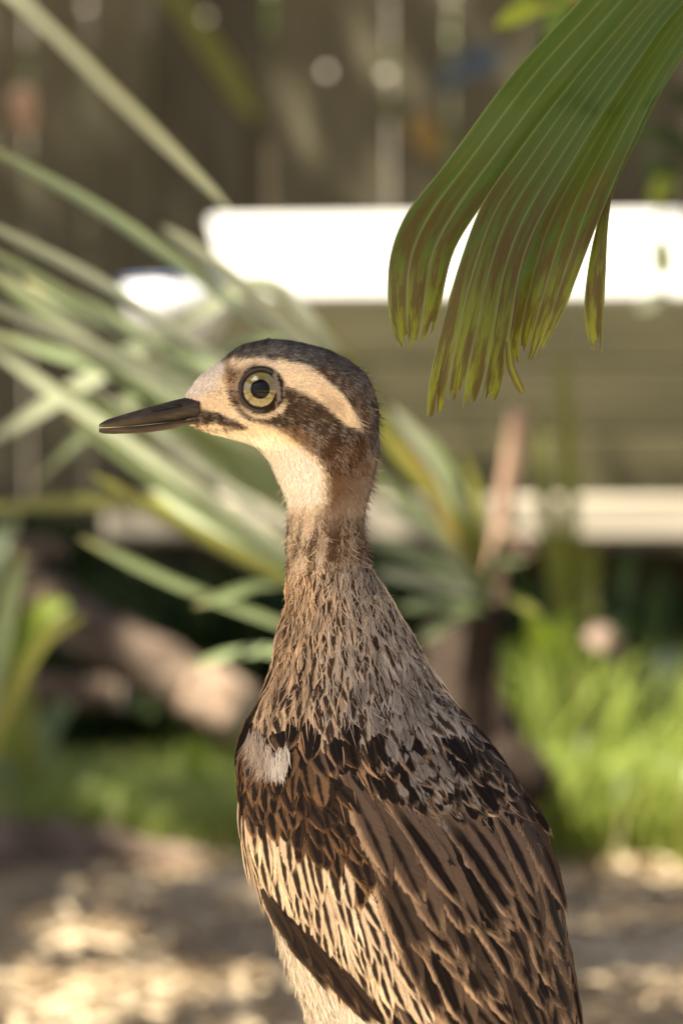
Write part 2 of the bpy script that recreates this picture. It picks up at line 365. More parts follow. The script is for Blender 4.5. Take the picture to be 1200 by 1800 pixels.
def leaves(name, pts, L, W, mat, parent=None, kind=None, droop=.3, seed_dir=None):
    """one mesh of folded, pointed leaves, 4 quads each"""
    n = len(pts); pts = np.asarray(pts)
    d = rng.normal(0, 1, (n, 3)); d[:, 2] -= droop
    if seed_dir is not None: d = d * .5 + seed_dir
    d /= np.linalg.norm(d, axis=1)[:, None]
    u = rng.normal(0, 1, (n, 3)); s = np.cross(d, u); s /= np.linalg.norm(s, axis=1)[:, None]; nn = np.cross(s, d)
    l = L * rng.uniform(.6, 1.3, n); w = W * rng.uniform(.6, 1.3, n)
    rows = []
    for t, ww, dz in ((0, .12, 0), (.33, .9, .06), (.66, .75, .02), (1, .05, -.12)):
        c = pts + d * (t * l)[:, None] + nn * (dz * l)[:, None]
        rows += [c - s * (ww * w)[:, None] + nn * (.25 * ww * w)[:, None], c, c + s * (ww * w)[:, None] + nn * (.25 * ww * w)[:, None]]
    V = np.stack(rows, 1).reshape(-1, 3)
    f = grid_faces(4, 3); Fa = ((np.arange(n) * 12)[:, None, None] + f[None]).reshape(-1, 4)
    o = mesh(name, V, Fa, mat, parent)
    if kind: o['kind'] = kind
    return o
build_fence()

# ------------------------------------------------------------------ bench, bright spot built as a bowl on a post
def build_bench():
    root = thing('garden_bench', 'high-backed timber garden bench with a white painted top rail', 'bench', (.5, 5.3, 0))
    def add(name, w, d, h, loc, mat, rot=(0, 0, 0), bev=.004):
        V, Fs = box(w, d, h, bev); o = mesh(name, V, Fs, mat, root, smooth=False); o.location = (loc[0] - .5, loc[1] - 5.3, loc[2]); o.rotation_euler = rot; return o
    Dk = 7.0; yb = Dk - CAMD
    xl, xr = PX(366, 0, Dk)[0], 1.75
    zt, zb = PX(0, 362, Dk)[2], PX(0, 521, Dk)[2]
    # white top rail with a slanted left end, leaning back a little
    h = zt - zb; sl = .042; t = .03
    V = []
    for yy in (-t / 2, t / 2): V += [(xl + sl, yy, 0), (xr, yy, 0), (xr, yy, h + .004), (xl, yy, h - .018)]
    V = np.array(V); V[:, 1] += V[:, 2] * .25
    Fs = [[0, 1, 2, 3], [4, 7, 6, 5], [0, 4, 5, 1], [3, 2, 6, 7], [1, 5, 6, 2], [0, 3, 7, 4]]
    import bmesh
    me_o = mesh('top_rail', V, Fs, M['white'], root, smooth=False); me_o.location = (-.5, yb - 5.3, zb)
    bm = bmesh.new(); bm.from_mesh(me_o.data); bmesh.ops.bevel(bm, geom=bm.edges[:], offset=.005, segments=2, affect='EDGES'); bm.to_mesh(me_o.data); bm.free()
    # back boards
    xb0 = PX(225, 0, Dk)[0]; z0 = .50
    n = 3; hh = (zb - z0) / n
    for i in range(n):
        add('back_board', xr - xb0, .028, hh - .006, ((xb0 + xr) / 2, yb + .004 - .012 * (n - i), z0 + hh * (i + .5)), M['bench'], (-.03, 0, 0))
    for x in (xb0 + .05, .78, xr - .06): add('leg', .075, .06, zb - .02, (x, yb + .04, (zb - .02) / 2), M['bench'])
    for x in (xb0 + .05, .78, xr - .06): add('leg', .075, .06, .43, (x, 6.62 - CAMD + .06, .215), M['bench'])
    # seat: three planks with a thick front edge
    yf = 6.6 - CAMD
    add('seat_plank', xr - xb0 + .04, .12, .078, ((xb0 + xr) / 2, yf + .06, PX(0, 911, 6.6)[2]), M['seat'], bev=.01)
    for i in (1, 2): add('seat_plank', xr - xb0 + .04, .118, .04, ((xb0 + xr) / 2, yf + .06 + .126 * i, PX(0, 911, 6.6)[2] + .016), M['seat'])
    # dark boards added below the seat, set well back, to deepen the shade
    for i in range(3): add('shade_board', xr - xb0 - .1, .02, .128, ((xb0 + xr) / 2, yb - .02, .08 + .134 * i), M['bench'])
    # bright spot built as a bowl on a post; blue rim stands for shade
    D = 6.7; c = PX(300, 590, D)
    V, Fs = box(.10, .10, c[2] - .01, .008); o = mesh('timber_post', V, Fs, M['fence'], smooth=False); o.location = (c[0] + .02, c[1] + .05, (c[2] - .01) / 2)
    tag(o, 'square weathered post standing left of the bench under a white bowl', 'post')
    r = thing('bright_spot_bowl', 'bright white spot built as a bowl, blue rim standing for its shade', 'bowl', (c[0] + .012, c[1] + .03, c[2] - .012))
    sc_ = 1.25; prof = [(0, 0), (.035, 0), (.05, .012), (.068, .045), (.078, .082), (.072, .082), (.062, .045), (.045, .016), (0, .012)]
    seg = 32; th = np.arange(seg) * 2 * math.pi / seg
    V = np.concatenate([np.stack([np.cos(th) * p, np.sin(th) * p, np.full(seg, z)], 1) for p, z in prof])
    V = V * sc_; o = mesh('basin', V, grid_faces(len(prof), seg, True), M['enamel'], r)
    pa = np.stack([np.cos(np.linspace(0, 2 * math.pi, 40)) * .076, np.sin(np.linspace(0, 2 * math.pi, 40)) * .076, np.full(40, .083)], 1) * sc_
    V, Fs = tube(pa, .0045, 8, False); mesh('rim', V, Fs, M['blue'], r)
build_bench()

# ------------------------------------------------------------------ logs, stump, stalk
def log(name, label, pts, radii, mat, cat='log', cut=True, seg=20, jit=.06, bare=None):
    pts = np.array(pts); base = pts[len(pts) // 2].copy(); base[2] = 0
    root = thing(name, label, cat, base)
    P = spline(pts, 26); R = np.interp(np.linspace(0, 1, 26), np.linspace(0, 1, len(radii)), radii)
    R = R * (1 + rng.normal(0, .03, 26))
    V, Fs = tube(P, R, seg, True, jit); o = mesh('bark_surface', V, Fs, mat); under(o, root)
    if cut:
        for e, s in ((0, 1), (-1, -1)):
            d = P[e] - P[e + s]; d /= np.linalg.norm(d); V, Fs = tube([P[e] - d * .01, P[e] + d * .004], R[e] * .93, seg, True, .02)
            o = mesh('cut_face', V, Fs, M['cut'], smooth=False); under(o, root)
    if bare:
        k = int(bare * 26); V, Fs = tube(P[k:], R[k:] * 1.05, seg, True, jit); under(mesh('bare_wood', V, Fs, M['bare']), root)
    return root
def build_logs():
    log('leaning_branch', 'thick brown branch leaning diagonally with a sunlit bare end beside the bird', [PX(45, 1005, 6.0), PX(120, 1085, 5.95), PX(280, 1180, 5.9), PX(435, 1262, 5.85)], [.024, .042, .048, .046], M['bark'], 'branch', bare=.80)
    log('fallen_log', 'horizontal fallen log behind the grass under the leaning branch', [PX(-500, 1225, 6.2), PX(-150, 1222, 6.2), PX(60, 1212, 6.2), PX(215, 1222, 6.15)], [.035, .034, .03, .026], M['log_grey'])
    log('ground_log', 'grey-brown log lying along the edge of the sand and shaded grass', [PX(-420, 1515, 5.1), PX(-60, 1500, 5.15), PX(120, 1498, 5.2), PX(240, 1508, 5.2), PX(362, 1518, 5.2)], [.055, .045, .040, .030, .018], M['log_grey'])
    log('knotty_stub', 'short knobbly stub of wood on the end of the grey-brown log', [PX(150, 1490, 5.22), PX(185, 1475, 5.25), PX(200, 1462, 5.27)], [.020, .02, .014], M['bark'], 'branch', False)
    # dark stump to the right behind the bird
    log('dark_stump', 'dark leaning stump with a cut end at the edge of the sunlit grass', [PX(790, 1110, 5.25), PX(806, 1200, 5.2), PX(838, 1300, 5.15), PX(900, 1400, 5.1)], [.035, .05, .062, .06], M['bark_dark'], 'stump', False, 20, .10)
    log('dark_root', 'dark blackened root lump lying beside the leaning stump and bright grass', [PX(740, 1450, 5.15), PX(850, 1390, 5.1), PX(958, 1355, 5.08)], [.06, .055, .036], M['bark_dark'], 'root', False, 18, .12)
    # mulch heap edge under the bench at left
    log('pale_branch', 'pale weathered stick lying behind the leaning branch and below the bench end', [PX(-200, 975, 6.4), PX(-20, 962, 6.4), PX(60, 962, 6.4), PX(120, 968, 6.4)], [.014, .02, .02, .012], M['log_grey'], 'stick', False)
    V, Fs = tube(spline([PX(838, 1560, 5.0), PX(858, 1130, 4.9), PX(880, 940, 4.85), PX(912, 722, 4.8)], 20), np.linspace(.0135, .0115, 20), 12, True, .04)
    o = mesh('dry_stalk', V, Fs, M['stalk']); tag(o, 'straight tan dry stalk standing up among the leaves right of the bird', 'stalk')
    V, Fs = tube(spline([PX(880, 930, 4.84), PX(905, 945, 4.82), PX(932, 975, 4.8)], 8), np.linspace(.008, .004, 8), 8)
    under(mesh('side_shoot', V, Fs, M['stalk']), o); o.children[0].matrix_parent_inverse = Matrix()
build_logs()

# ------------------------------------------------------------------ strap-leaved plant behind the bird
def blade_mesh(path, w, fold=.25, side=None, twist=0.0):
    path = np.asarray(path, float); n = len(path); t = np.linspace(0, 1, n)
    T = np.gradient(path, axis=0); T /= np.linalg.norm(T, axis=1)[:, None]
    if side is None: side = np.array([0, -1, .35])
    nrm = np.cross(np.cross(T, side), T); nrm /= np.linalg.norm(nrm, axis=1)[:, None]
    s = np.cross(T, nrm)
    a = twist * t[:, None]; s, nrm = s * np.cos(a) + nrm * np.sin(a), nrm * np.cos(a) - s * np.sin(a)
    prof = w * np.clip(.55 + 1.2 * t, 0, 1) * np.clip((1 - t) * 5.5, 0, 1) ** .6 + .0008
    rows = []
    for u in (-1, -.5, 0, .5, 1):
        rows.append(path + s * (u * prof)[:, None] + nrm * ((abs(u) * fold) * prof)[:, None])
    V = np.stack(rows, 1).reshape(-1, 3)
    uv = np.stack([np.tile(np.linspace(0, 1, 5), n), np.repeat(t, 5)], 1)
    return V, grid_faces(n, 5), uv

SUNSPOTS = []            # (point, radius): targets where canopy leaves are removed so sun falls there
def build_strap_plant():
    D0 = 3.05; c = PX(592, 1080, D0); base = np.array([c[0] + .02, c[1] + .02, 0])
    root = thing('strap_leaf_plant', 'large strappy-leaved plant with long pale green blades radiating behind the bird', 'plant', base)
    V, Fs = tube(spline([base, base + (-.012, 0, .2), c + (0, 0, .03), PX(592, 700, D0), PX(592, 630, D0)], 18), np.linspace(.026, .007, 18), 14, True, .06)
    under(mesh('trunk', V, Fs, M['bark_dark']), root)
    top = PX(592, 640, D0)
    def leaf(ya, pts, wpx, mat='strap', Dt=2.7, tw=0.0, fold=.22):
        k = len(pts); P = [PX(592 + rng.normal(0, 3), ya, D0 + rng.normal(0, .006))]
        for i, (x, y) in enumerate(pts):
            f = (i + 1) / k; P.append(PX(x, y, D0 + (Dt - D0) * f))
        Pm = spline(P, 22); V, Fa, uv = blade_mesh(Pm, wpx * .40 * Dt / F, fold, None, tw)
        under(mesh('leaf', V, Fa, M[mat], uv=uv), root)
    leaf(690, [(520, 612), (430, 550), (200, 385), (-60, 238)], 34, 'strap', 2.4)
    leaf(670, [(530, 600), (420, 500), (285, 398)], 40, 'strap_pale', 2.8)
    leaf(770, [(500, 705), (350, 612), (180, 500), (-60, 375)], 30, 'strap_pale', 2.5)
    leaf(800, [(480, 725), (300, 632), (150, 540), (-60, 418)], 32, 'strap', 2.5)
    leaf(790, [(480, 750), (330, 688), (150, 608), (-60, 518)], 36, 'strap_pale', 2.5)
    leaf(830, [(480, 770), (330, 700), (160, 640), (-60, 575)], 26, 'strap', 3.1)
    leaf(1000, [(480, 915), (300, 785), (155, 675)], 42, 'strap_pale', 2.5)
    leaf(980, [(500, 890), (350, 770), (250, 700)], 28, 'strap', 2.9)
    leaf(930, [(450, 850), (330, 800), (200, 700)], 26, 'strap', 3.2)
    leaf(1060, [(450, 995), (300, 915), (160, 835)], 38, 'strap_olive', 2.7)
    leaf(1050, [(480, 1000), (370, 930), (270, 860)], 26, 'strap_pale', 3.1)
    leaf(620, [(470, 500), (330, 562), (150, 672), (-40, 790)], 38, 'strap_pale', 3.3)
    leaf(700, [(480, 600), (340, 640), (180, 740), (60, 850)], 26, 'strap', 3.5)
    leaf(1130, [(460, 1085), (300, 1022), (140, 945)], 20, 'strap', 3.0)
    leaf(1040, [(500, 1026), (440, 1034), (340, 1066)], 24, 'strap', 2.9)
    leaf(1020, [(450, 940), (240, 885), (-60, 895)], 34, 'strap_olive', 3.8)
    leaf(1170, [(480, 1145), (410, 1150), (335, 1172)], 20, 'strap', 3.2)
    leaf(880, [(500, 830), (400, 800), (330, 745)], 26, 'strap', 3.1)
    for k in range(13):      # many more thin straight blades fanning up and to the left
        ya = rng.uniform(700, 1090); sl = rng.uniform(.42, .78); x1 = rng.uniform(-60, 330); b = rng.normal(0, 14)
        y1 = ya - sl * (592 - x1)
        if 330 < y1 + (450 - x1) * sl < 530 or abs(y1 + (285 - x1) * sl - 520) < 60: continue
        leaf(ya, [(592 - (592 - x1) * .35, ya - (ya - y1) * .35 + b), (592 - (592 - x1) * .7, ya - (ya - y1) * .7 + b), (x1, y1)], rng.uniform(22, 32), ('strap', 'strap_pale', 'strap')[k % 3], rng.uniform(2.6, 3.4))
    for i in range(0):      # the rest of the rosette, short and behind
        a = rng.uniform(.2, math.pi - .2); el = rng.uniform(-.3, .6); L = rng.uniform(.12, .22)
        d = np.array([math.cos(a) * math.cos(el), math.sin(a) * math.cos(el) * .9 + .25, math.sin(el)])
        P = spline([c, c + d * L * .5 + (0, 0, .03), c + d * L + (0, 0, -.03)], 14); V, Fa, uv = blade_mesh(P, rng.uniform(.007, .010), .25)
        under(mesh('leaf', V, Fa, M['strap'], uv=uv), root)
build_strap_plant()
def build_tall_plant():
    D = 2.35; c = PX(-520, -330, D); base = np.array([c[0] - .02, c[1] + .03, 0])
    root = thing('strap_leaf_plant', 'tall strappy plant sending one long pale blade down across the fence from above', 'plant', base)
    V, Fs = tube(spline([base, base + (.01, 0, .4), c], 14), np.linspace(.026, .014, 14), 12, True, .06); under(mesh('trunk', V, Fs, M['bark_dark']), root)
    P = spline([c, PX(-240, -220, 2.34), PX(20, -10, 2.33), PX(215, 180, 2.35), PX(405, 368, 2.42)], 24); V, Fa, uv = blade_mesh(P, 29 * .5 * 2.35 / F, .2); under(mesh('leaf', V, Fa, M['strap_pale'], uv=uv), root)
    for a in np.linspace(1.0, 5.6, 14):
        d = np.array([math.cos(a), math.sin(a) * .9, rng.uniform(-.1, .7)]); L = rng.uniform(.25, .45)
        if d[0] > .15 and d[2] < .5: d[0] = -d[0]
        P = spline([c, c + d * L * .5 + (0, 0, .05), c + d * L], 12); V, Fa, uv = blade_mesh(P, .007, .25, np.array([0, 0, 1.0])); under(mesh('leaf', V, Fa, M['strap'], uv=uv), root)
    b = PX(-60, 0, 3.5); b[2] = 0; root = thing('strap_leaf_clump', 'low clump of strappy blades left of the leaning branch', 'plant', b)
    for pts, w, m in (([(-80, 1300), (-140, 900), (-260, 700)], 28, 'strap'), ([(-60, 1300), (-90, 800), (-120, 600)], 28, 'strap'), ([(-40, 1400), (10, 1100), (40, 960)], 26, 'strap'), ([(-30, 1400), (60, 1150), (150, 1080)], 24, 'strap_olive')):
        P = spline([b] + [PX(x, y, 3.5 - .02 * i) for i, (x, y) in enumerate(pts)], 26); V, Fa, uv = blade_mesh(P, w * .5 * 3.5 / F, .2); under(mesh('leaf', V, Fa, M[m], uv=uv), root)
build_tall_plant()
def build_right_plant():
    D = 3.9; c = PX(852, 1060, D); base = np.array([c[0] - .01, c[1], 0])
    root = thing('strap_leaf_plant', 'dark-stemmed strappy plant with a yellowing blade behind the neck of the bird', 'plant', base)
    V, Fs = tube(spline([base, base + (-.006, 0, .2), c], 14), np.linspace(.024, .016, 14), 12, True, .06); under(mesh('trunk', V, Fs, M['bark_dark']), root)
    for pts, w, m in (([(770, 885), (650, 735)], 30, 'strap_yellow'), ([(790, 860), (685, 715)], 30, 'strap_pale'), ([(810, 890), (745, 755)], 24, 'strap'), ([(760, 930), (640, 815)], 28, 'strap'), ([(770, 950), (640, 868)], 28, 'strap_pale'), ([(770, 1000), (640, 940)], 26, 'strap'), ([(780, 1030), (660, 1005)], 26, 'strap_pale'), ([(790, 1060), (700, 1070)], 24, 'strap'),
                      ([(800, 920), (700, 800), (610, 640), (560, 540)], 22, 'strap_olive'), ([(840, 900), (810, 790)], 22, 'strap_olive'), ([(880, 960), (930, 900)], 22, 'strap'), ([(870, 1000), (930, 985)], 20, 'strap'), ([(800, 1085), (740, 1130)], 22, 'strap'), ([(895, 1050), (950, 1085)], 20, 'strap_olive')):
        P = spline([c + (rng.normal(0, .008), rng.normal(0, .008), rng.uniform(-.02, .01))] + [PX(x, y, D - .12 * (i + 1)) for i, (x, y) in enumerate(pts)], 18); V, Fa, uv = blade_mesh(P, w * .45 * 3.7 / F, .22); under(mesh('leaf', V, Fa, M[m], uv=uv), root)
build_right_plant()

def build_shrubs():
    # upright leaves and broad-leaved shrub at the right, in the sun
    def clump(label, D, base, blades, name='leafy_clump', cat='plant'):
        b = PX(base, 0, D); b[2] = 0; root = thing(name, label, cat, b)
        for pts, wpx, mat in blades:
            P = spline([b + (rng.normal(0, .03), rng.normal(0, .02), 0)] + [PX(x, y, D + rng.normal(0, .05)) for x, y in pts], 16)
            V, Fa, uv = blade_mesh(P, wpx * .5 * D / F, .2); under(mesh('leaf', V, Fa, M[mat], uv=uv), root)
        return root
    clump('olive upright sword leaves in front of the dark gap under the bench', 5.9, 1020, [([(1020, 1150), (990, 1000), (975, 900)], 44, 'strap_olive'), ([(1040, 1160), (1030, 1040), (1045, 940)], 34, 'strap_olive'), ([(1080, 1170), (1085, 1050), (1120, 950)], 34, 'shrub'), ([(990, 1150), (960, 900), (940, 700)], 28, 'strap_olive'), ([(1010, 1180), (1000, 860), (985, 600)], 26, 'strap_olive'), ([(1120, 1180), (1150, 1080), (1165, 990)], 34, 'shrub'), ([(960, 1170), (940, 1060), (930, 1010)], 36, 'shrub')])
    clump('yellow-green broad blades glowing in the sunlit grass right of the stalk', 5.7, 985, [([(975, 1250), (985, 1150), (1000, 1070)], 44, 'lime'), ([(965, 1240), (955, 1150), (930, 1075)], 44, 'lime'), ([(1000, 1260), (1035, 1190), (1060, 1150)], 40, 'lime'), ([(945, 1250), (915, 1170), (890, 1130)], 40, 'lime'), ([(1010, 1240), (1010, 1160), (1005, 1100)], 36, 'strap_olive'), ([(920, 1280), (890, 1220), (870, 1180)], 36, 'lime')])
    clump('sage-green rounded blades at the dark bench foot beside bright grass', 5.8, 1165, [([(1160, 1280), (1165, 1200), (1172, 1140)], 46, 'strap_pale'), ([(1190, 1290), (1210, 1220), (1230, 1170)], 40, 'lime'), ([(1120, 1300), (1110, 1250), (1090, 1210)], 40, 'lime')])
    clump('lush green strap leaves growing in the shaded grass at the left', 5.6, 60, [([(50, 1300), (30, 1200), (-10, 1120)], 44, 'strap_olive'), ([(80, 1300), (100, 1260), (130, 1240)], 40, 'strap'), ([(0, 1300), (-20, 1100), (40, 1010)], 40, 'strap_olive'), ([(20, 1280), (60, 1100), (120, 1060)], 40, 'lime'), ([(-30, 1250), (-20, 1000), (30, 900)], 40, 'strap'), ([(330, 1400), (345, 1340), (350, 1290)], 34, 'lime')])
    # low dark shrubs put under and beside the bench to deepen the shade
    for i, (px, D, r, h, lab) in enumerate(((330, 6.3, .32, .34, 'dark green ground shrub put in to deepen the shade beneath the left end of the bench'), (760, 6.2, .24, .36, 'dense dark shrub put behind the leaning stump to darken beneath the bench'), (1120, 6.35, .30, .30, 'dark shrub put in to deepen the shade under the bench seat behind sword leaves'), (30, 7.4, .4, .45, 'low leafy shrub at the foot of the fence left of the bench'))):
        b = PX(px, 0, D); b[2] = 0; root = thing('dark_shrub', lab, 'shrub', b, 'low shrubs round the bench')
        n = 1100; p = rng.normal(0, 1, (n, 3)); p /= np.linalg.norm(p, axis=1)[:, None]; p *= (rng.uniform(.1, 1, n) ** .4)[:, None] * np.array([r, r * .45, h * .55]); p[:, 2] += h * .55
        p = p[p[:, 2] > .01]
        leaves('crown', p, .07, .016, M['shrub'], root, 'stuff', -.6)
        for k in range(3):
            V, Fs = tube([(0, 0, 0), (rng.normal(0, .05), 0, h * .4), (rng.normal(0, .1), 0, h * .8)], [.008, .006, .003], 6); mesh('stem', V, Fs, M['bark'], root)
    # overhanging twig with leaves top right, out of focus behind the palm frond
    D = 2.9; root = thing('leafy_twig', 'bright green leafy twig hanging behind the palm frond', 'twig', PX(1500, -250, D))
    P = spline([PX(1500, -250, D), PX(1250, -60, D), PX(1060, 0, D), PX(940, 5, D)], 14); V, Fs = tube(P, np.linspace(.006, .002, 14), 8); under(mesh('stem', V, Fs, M['bark']), root)
    for (a, b, w, m) in (((1040, -20), (870, 46), 34, 'lime'), ((1000, 0), (960, 70), 26, 'hedge'), ((1090, -10), (940, 90), 40, 'shrub'), ((1130, -30), (1000, -60), 30, 'lime'), ((1020, 0), (900, -10), 28, 'hedge'), ((1210, -50), (1120, 60), 34, 'shrub')):
        q = np.array([PX(*a, D), PX((a[0] + b[0]) / 2, (a[1] + b[1]) / 2 - 8, D), PX(*b, D)]); V, Fa, uv = blade_mesh(spline(q, 10), w * .5 * D / F, .2); under(mesh('leaf', V, Fa, M[m], uv=uv), root)
    D = 4.4; root = thing('creeper_spray', 'thin creeper with a few green leaves across the white bench rail', 'creeper', PX(1420, 150, D))
    P = spline([PX(1420, 150, D), PX(1260, 260, D), PX(1170, 330, D), PX(1160, 480, D), PX(1190, 560, D)], 16); V, Fs = tube(P, np.linspace(.004, .0015, 16), 6); under(mesh('stem', V, Fs, M['bark']), root)
    for (a, b, w, m) in (((1180, 300), (1150, 365), 34, 'lime'), ((1160, 420), (1165, 490), 34, 'lime'), ((1230, 270), (1110, 230), 30, 'shrub'), ((1200, 300), (1120, 300), 30, 'shrub'), ((1175, 520), (1120, 545), 26, 'strap_pale'), ((1290, 230), (1180, 160), 34, 'shrub')):
        q = np.array([PX(*a, D), PX((a[0] + b[0]) / 2, (a[1] + b[1]) / 2 - 6, D), PX(*b, D)]); V, Fa, uv = blade_mesh(spline(q, 10), w * .5 * D / F, .2); under(mesh('leaf', V, Fa, M[m], uv=uv), root)
    # leaves caught on the fence and fallen on the grass; blue-grey one is an unidentified shape
    for (a, b, w, m, D, lab) in (((770, 150), (880, 90), 54, 'bluegrey', 8.3, 'unidentified blue-grey shape on the fence palings, built as a leaf'), ((765, 275), (725, 205), 46, 'strap_yellow', 8.3, 'orange-brown dead leaf caught on the fence palings'), ((1035, 1110), (1090, 1150), 46, 'pink', 5.6, 'dry pinkish leaf resting on the sunlit green blades'), ((45, 230), (35, 150), 40, 'stalk', 8.3, 'reddish brown dead leaf stuck on the outer palings'), ((260, -70), (455, 215), 40, 'strap_olive', 7.9, 'long olive leaf hanging down in front of the fence')):
        q = np.array([PX(*a, D), PX((a[0] + b[0]) / 2, (a[1] + b[1]) / 2 - 5, D - .02), PX(*b, D)]); V, Fa, uv = blade_mesh(spline(q, 10), w * .5 * D / F, .2)
        o = mesh('caught_leaf', V, Fa, M[m], uv=uv); tag(o, lab, 'leaf')
build_shrubs()

# ------------------------------------------------------------------ grass
def grass(name, label, n, xr, yr, h, mat, wid=.0025, dens=None):
    x = rng.uniform(*xr, n); y = rng.uniform(*yr, n)
    if dens is not None:
        k = rng.uniform(0, 1, n) < dens(x, y); x, y = x[k], y[k]; n = len(x)
    hh = h * rng.uniform(.45, 1.25, n); a = rng.uniform(0, 6.28, n); lean = hh * rng.uniform(.1, .8, n); w = wid * rng.uniform(.7, 1.4, n)
    sx, sy = -np.sin(a), np.cos(a); rows = []
    for t, ww in ((0, .8), (.4, 1), (.75, .7), (1, .06)):
        cx = x + np.cos(a) * lean * t ** 1.8; cy = y + np.sin(a) * lean * t ** 1.8; cz = hh * (t - .25 * t ** 3)
        rows += [np.stack([cx - sx * w * ww, cy - sy * w * ww, cz], 1), np.stack([cx + sx * w * ww, cy + sy * w * ww, cz], 1)]
    V = np.stack(rows, 1).reshape(-1, 3); f = grid_faces(4, 2)
    Fa = ((np.arange(n) * 8)[:, None, None] + f[None]).reshape(-1, 4)
    o = mesh(name, V, Fa, M[mat]); o['kind'] = 'stuff'; tag(o, label, 'grass'); return o
def edge_noise(x): return .10 * np.sin(x * 7) + .06 * np.sin(x * 17 + 1)
grass('shaded_grass', 'deep green grass in the shade behind the logs', 26000, (-2.2, -.05), (3.75, 5.0), .13, 'grass', .0032, lambda x, y: (y > 3.85 + edge_noise(x)) * .9)
grass('sunlit_grass', 'bright sunlit grass to the right of the dark stump', 26000, (-.05, 2.0), (3.65, 5.0), .18, 'grass', .0040, lambda x, y: (y > 3.72 + edge_noise(x) * .6) * .95)
grass('tall_grass', 'taller sunlit green grass blades in front of the bench', 2200, (.24, 1.6), (3.95, 4.7), .33, 'grass', .0045)
grass('dry_grass', 'sparse dry straw blades mixed into the grass', 2500, (-2.2, 2.2), (3.7, 5.0), .13, 'grass_dead', .0022)

